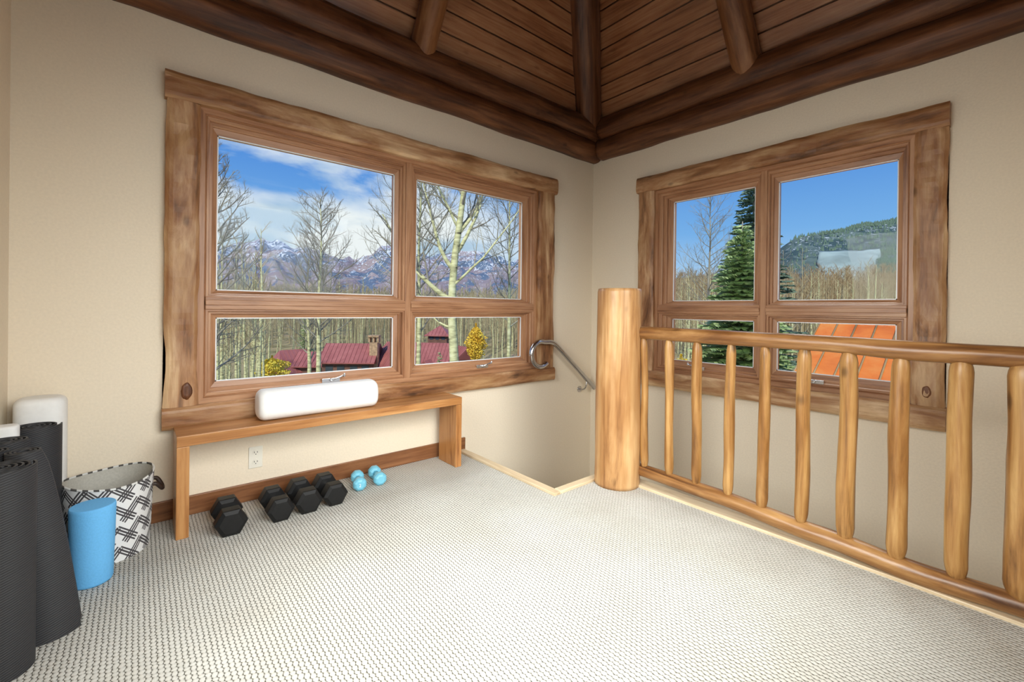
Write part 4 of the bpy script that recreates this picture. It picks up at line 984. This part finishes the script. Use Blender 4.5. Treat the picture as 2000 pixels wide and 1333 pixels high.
# ---- neighbour houses with red metal roofs
def gable(root, mbr, c, ux, uy, hw, hd, z_e, z_r, ov=.35, hip=0.0):
    """roof with ridge along ux; returns nothing, adds roof planes and standing seams"""
    c = Vector((c[0], c[1], 0)); X, Y = hw+ov, hd+ov; Z = Vector((0, 0, 1)); k = (z_r-z_e)/hd; ze = z_e-k*ov
    P_ = lambda a, b_, z: c+ux*a+uy*b_+Z*z
    rx = X-hip
    A, B, D_, E_ = P_(-X, -Y, ze), P_(X, -Y, ze), P_(X, Y, ze), P_(-X, Y, ze); R0, R1 = P_(-rx, 0, z_r), P_(rx, 0, z_r)
    th = Z*-.14
    vs = [A, B, D_, E_, R0, R1]+[v+th for v in (A, B, D_, E_, R0, R1)]
    mbr.add(vs, [(0, 1, 5, 4), (2, 3, 4, 5), (3, 0, 4), (1, 2, 5), (7, 6, 10, 11), (9, 8, 11, 10), (6, 9, 10), (8, 7, 11), (0, 6, 7, 1), (2, 8, 9, 3), (1, 7, 8, 2), (3, 9, 6, 0)])
    ns = int(2*X/.5)
    for i in range(ns+1):
        a = -X+i*2*X/ns
        for sg in (-1, 1):
            lim = 1.0
            if hip: lim = min(1, (X-abs(a))/hip) if hip > 0 else 1
            if lim <= .02: continue
            p = P_(a, sg*Y, ze); q = P_(a, sg*Y*(1-lim), ze+(z_r-ze)*lim)
            mbr.tube([p+Z*.03, q+Z*.03], .035, 4, caps=False)
def walls_box(root, name, c, ux, uy, hw, hd, z0, z1, material, zr=None):
    c = Vector((c[0], c[1], 0)); Z = Vector((0, 0, 1)); P_ = lambda a, b_, z: c+ux*a+uy*b_+Z*z
    vs = [P_(-hw, -hd, z0), P_(hw, -hd, z0), P_(hw, hd, z0), P_(-hw, hd, z0), P_(-hw, -hd, z1), P_(hw, -hd, z1), P_(hw, hd, z1), P_(-hw, hd, z1)]
    fs = [(0, 3, 2, 1), (4, 5, 6, 7), (0, 1, 5, 4), (1, 2, 6, 5), (2, 3, 7, 6), (3, 0, 4, 7)]
    if zr is not None: vs += [P_(-hw, 0, zr), P_(hw, 0, zr)]; fs += [(4, 7, 8), (5, 9, 6)]
    mb = MB(); mb.add(vs, fs); return mb.build(name, material, root, root.location)
def windows_on(root, c, ux, uy, hd, z0, z1, us, w):
    for u_ in us:
        c_ = Vector((c[0], c[1], 0)); P_ = lambda a, b_, z: c_+ux*a+uy*b_+Vector((0, 0, z))
        mb = MB(); vs = [P_(u_-w, -hd-.05, z0), P_(u_+w, -hd-.05, z0), P_(u_+w, -hd+.02, z0), P_(u_-w, -hd+.02, z0), P_(u_-w, -hd-.05, z1), P_(u_+w, -hd-.05, z1), P_(u_+w, -hd+.02, z1), P_(u_-w, -hd+.02, z1)]
        mb.add(vs, [(0, 3, 2, 1), (4, 5, 6, 7), (0, 1, 5, 4), (1, 2, 6, 5), (2, 3, 7, 6), (3, 0, 4, 7)]); mb.build('house_window', 'house_glass', root, root.location)
def frame_for(px, D, yaw=0):
    a = AR+yaw; return Vector((math.cos(a), math.sin(a), 0)), Vector((-math.sin(a), math.cos(a), 0))
GZ = -12
# house A
HD = 58; c = at(690, 700, HD); hA = thing('red_roofed_house', (c.x, c.y, GZ), 'sprawling house with dull red metal roofs and a stone chimney in the lower left pane', 'house')
ux, uy = frame_for(690, HD, .06)
z = lambda py, D: at(690, py, D).z
gb = MB(); gable(hA, gb, c, ux, uy, 3.1, 2.6, z(703, HD)+.2, z(671, HD)); gb.build('main_roof', 'roof_red', hA, hA.location, recalc=False)
walls_box(hA, 'main_walls', c, ux, uy, 3.1, 2.4, GZ, z(703, HD), 'house_wall', z(674, HD)); windows_on(hA, c, ux, uy, 2.4, z(728, HD), z(710, HD), (-2.2, -.8, .8, 2.2), .45)
c2 = at(572, 700, HD+1); ux2, uy2 = frame_for(572, HD, .95)
gb = MB(); gable(hA, gb, c2, ux2, uy2, 2.6, 2.3, z(722, HD), z(686, HD), hip=1.2); gb.build('wing_roof', 'roof_red', hA, hA.location)
walls_box(hA, 'wing_walls', c2, ux2, uy2, 2.4, 2.0, GZ, z(722, HD), 'house_wall')
c3 = at(625, 700, HD+1.5)
gb = MB(); gable(hA, gb, c3, ux, uy, 3.0, 2.2, z(712, HD), z(690, HD)); gb.build('link_roof', 'roof_red', hA, hA.location)
walls_box(hA, 'link_walls', c3, ux, uy, 2.9, 2.0, GZ, z(712, HD), 'house_wall', z(692, HD))
c4 = at(772, 700, HD+.5)
gb = MB(); gable(hA, gb, c4, *frame_for(760, HD, -.8), 2.8, 2.6, z(716, HD), z(669, HD), hip=1.0); gb.build('wing_roof', 'roof_red', hA, hA.location)
walls_box(hA, 'wing_walls', c4, *frame_for(760, HD, -.8), 2.6, 2.4, GZ, z(716, HD), 'house_wall')
c5 = at(731, 700, HD-1.2); ch = walls_box(hA, 'chimney', c5, ux, uy, .50, .5, z(735, HD), z(667, HD), 'chimney_stone')
walls_box(hA, 'chimney_cap', c5, ux, uy, .68, .6, z(657, HD), z(653.5, HD), 'chimney_stone')
for a in (-.55, 0, .55): walls_box(hA, 'chimney_pillar', c5+ux*a, ux, uy, .10, .45, z(667, HD), z(657, HD), 'chimney_stone')
# house B with its tower
HB = 64; z = lambda py: at(850, py, HB).z
c = at(842, 700, HB); hB = thing('red_roofed_house', (c.x, c.y, GZ), 'red-roofed house with a little square tower in the lower right pane of the wide window', 'house')
ux, uy = frame_for(842, HB, -.12)
gb = MB(); gable(hB, gb, c, ux, uy, 3.0, 3.0, z(706), z(670)); gb.build('main_roof', 'roof_red', hB, hB.location)
walls_box(hB, 'main_walls', c, ux, uy, 2.9, 2.8, GZ, z(706), 'house_wall', z(673))
cg = at(837, 700, HB-3.4); gx, gy = frame_for(837, HB, PI/2-.1)
gb = MB(); gable(hB, gb, cg, gx, gy, 1.6, 1.7, z(716), z(698)); gb.build('porch_roof', 'roof_red', hB, hB.location)
walls_box(hB, 'porch_walls', cg, gx, gy, 1.5, 1.5, GZ, z(716), 'house_timber', z(700))
ct = at(860, 640, HB+4); gb = MB(); gable(hB, gb, ct, ux, uy, 1.55, 1.55, z(654), z(639), hip=1.75); gb.build('tower_roof', 'roof_red', hB, hB.location)
walls_box(hB, 'tower_walls', ct, ux, uy, 1.45, 1.45, GZ, z(654), 'house_wall'); windows_on(hB, ct, ux, uy, 1.45, z(666), z(657), (-.9, 0, .9), .28)
cr_ = at(902, 690, HB); gb = MB(); gable(hB, gb, cr_, *frame_for(900, HB, PI/2+.6), 1.6, 1.5, z(694), z(676)); gb.build('side_roof', 'roof_red', hB, hB.location)
walls_box(hB, 'side_walls', cr_, *frame_for(900, HB, PI/2+.6), 1.5, 1.3, GZ, z(694), 'house_timber', z(678))

# ---- the lower roof of rust-coloured metal just outside the right window
ro = Vector((9.0, -2.0, -2.5)); rr = thing('metal_roof', tuple(ro), 'rust-orange standing seam metal roof just outside the right window', 'roof')
s_ = .60; y0r = 1.02; x0r, x1r = 5.6, 11.05; zf = lambda x: -.45+s_*(x-8.86)
mb = MB(); th = .10
vs = [(x0r, y0r, zf(x0r)), (x1r, y0r, zf(x1r)), (x1r, -9, zf(x1r)), (x0r, -9, zf(x0r))]; vs += [(a, b_, c_-th) for a, b_, c_ in vs]
mb.add(vs, [(0, 3, 2, 1), (4, 5, 6, 7), (0, 1, 5, 4), (1, 2, 6, 5), (2, 3, 7, 6), (3, 0, 4, 7)])
xe = 2*x1r-x0r; vs = [(x1r, y0r, zf(x1r)), (xe, y0r, zf(x0r)), (xe, -9, zf(x0r)), (x1r, -9, zf(x1r))]; vs += [(a, b_, c_-th) for a, b_, c_ in vs]
mb.add(vs, [(0, 3, 2, 1), (4, 5, 6, 7), (0, 1, 5, 4), (1, 2, 6, 5), (2, 3, 7, 6), (3, 0, 4, 7)])
mb.build('roof_sheet', 'roof_rust', rr, ro)
yy = y0r
while yy > -9:
    if yy > -4.6:
        mb = MB(); mb.tube([(x0r, yy, zf(x0r)+.02), (x1r, yy, zf(x1r)+.02)], .022, 6); mb.build('standing_seam', 'roof_seam', rr, ro)
    yy -= .42
mb = MB(); mb.tube([(x1r, y0r, zf(x1r)+.02), (x1r, -9, zf(x1r)+.02)], .05, 8); mb.build('ridge_cap', 'roof_seam', rr, ro)
mb = MB(); vs = [(x0r+.5, y0r-.5, -8), (xe-.5, y0r-.5, -8), (xe-.5, -8.6, -8), (x0r+.5, -8.6, -8), (x0r+.5, y0r-.5, zf(x0r+.5)-.12), (xe-.5, y0r-.5, zf(x0r+.5)-.12), (xe-.5, -8.6, zf(x0r+.5)-.12), (x0r+.5, -8.6, zf(x0r+.5)-.12)]
mb.add(vs, [(0, 3, 2, 1), (4, 5, 6, 7), (0, 1, 5, 4), (1, 2, 6, 5), (2, 3, 7, 6), (3, 0, 4, 7)]); mb.build('walls', 'house_timber', rr, ro)
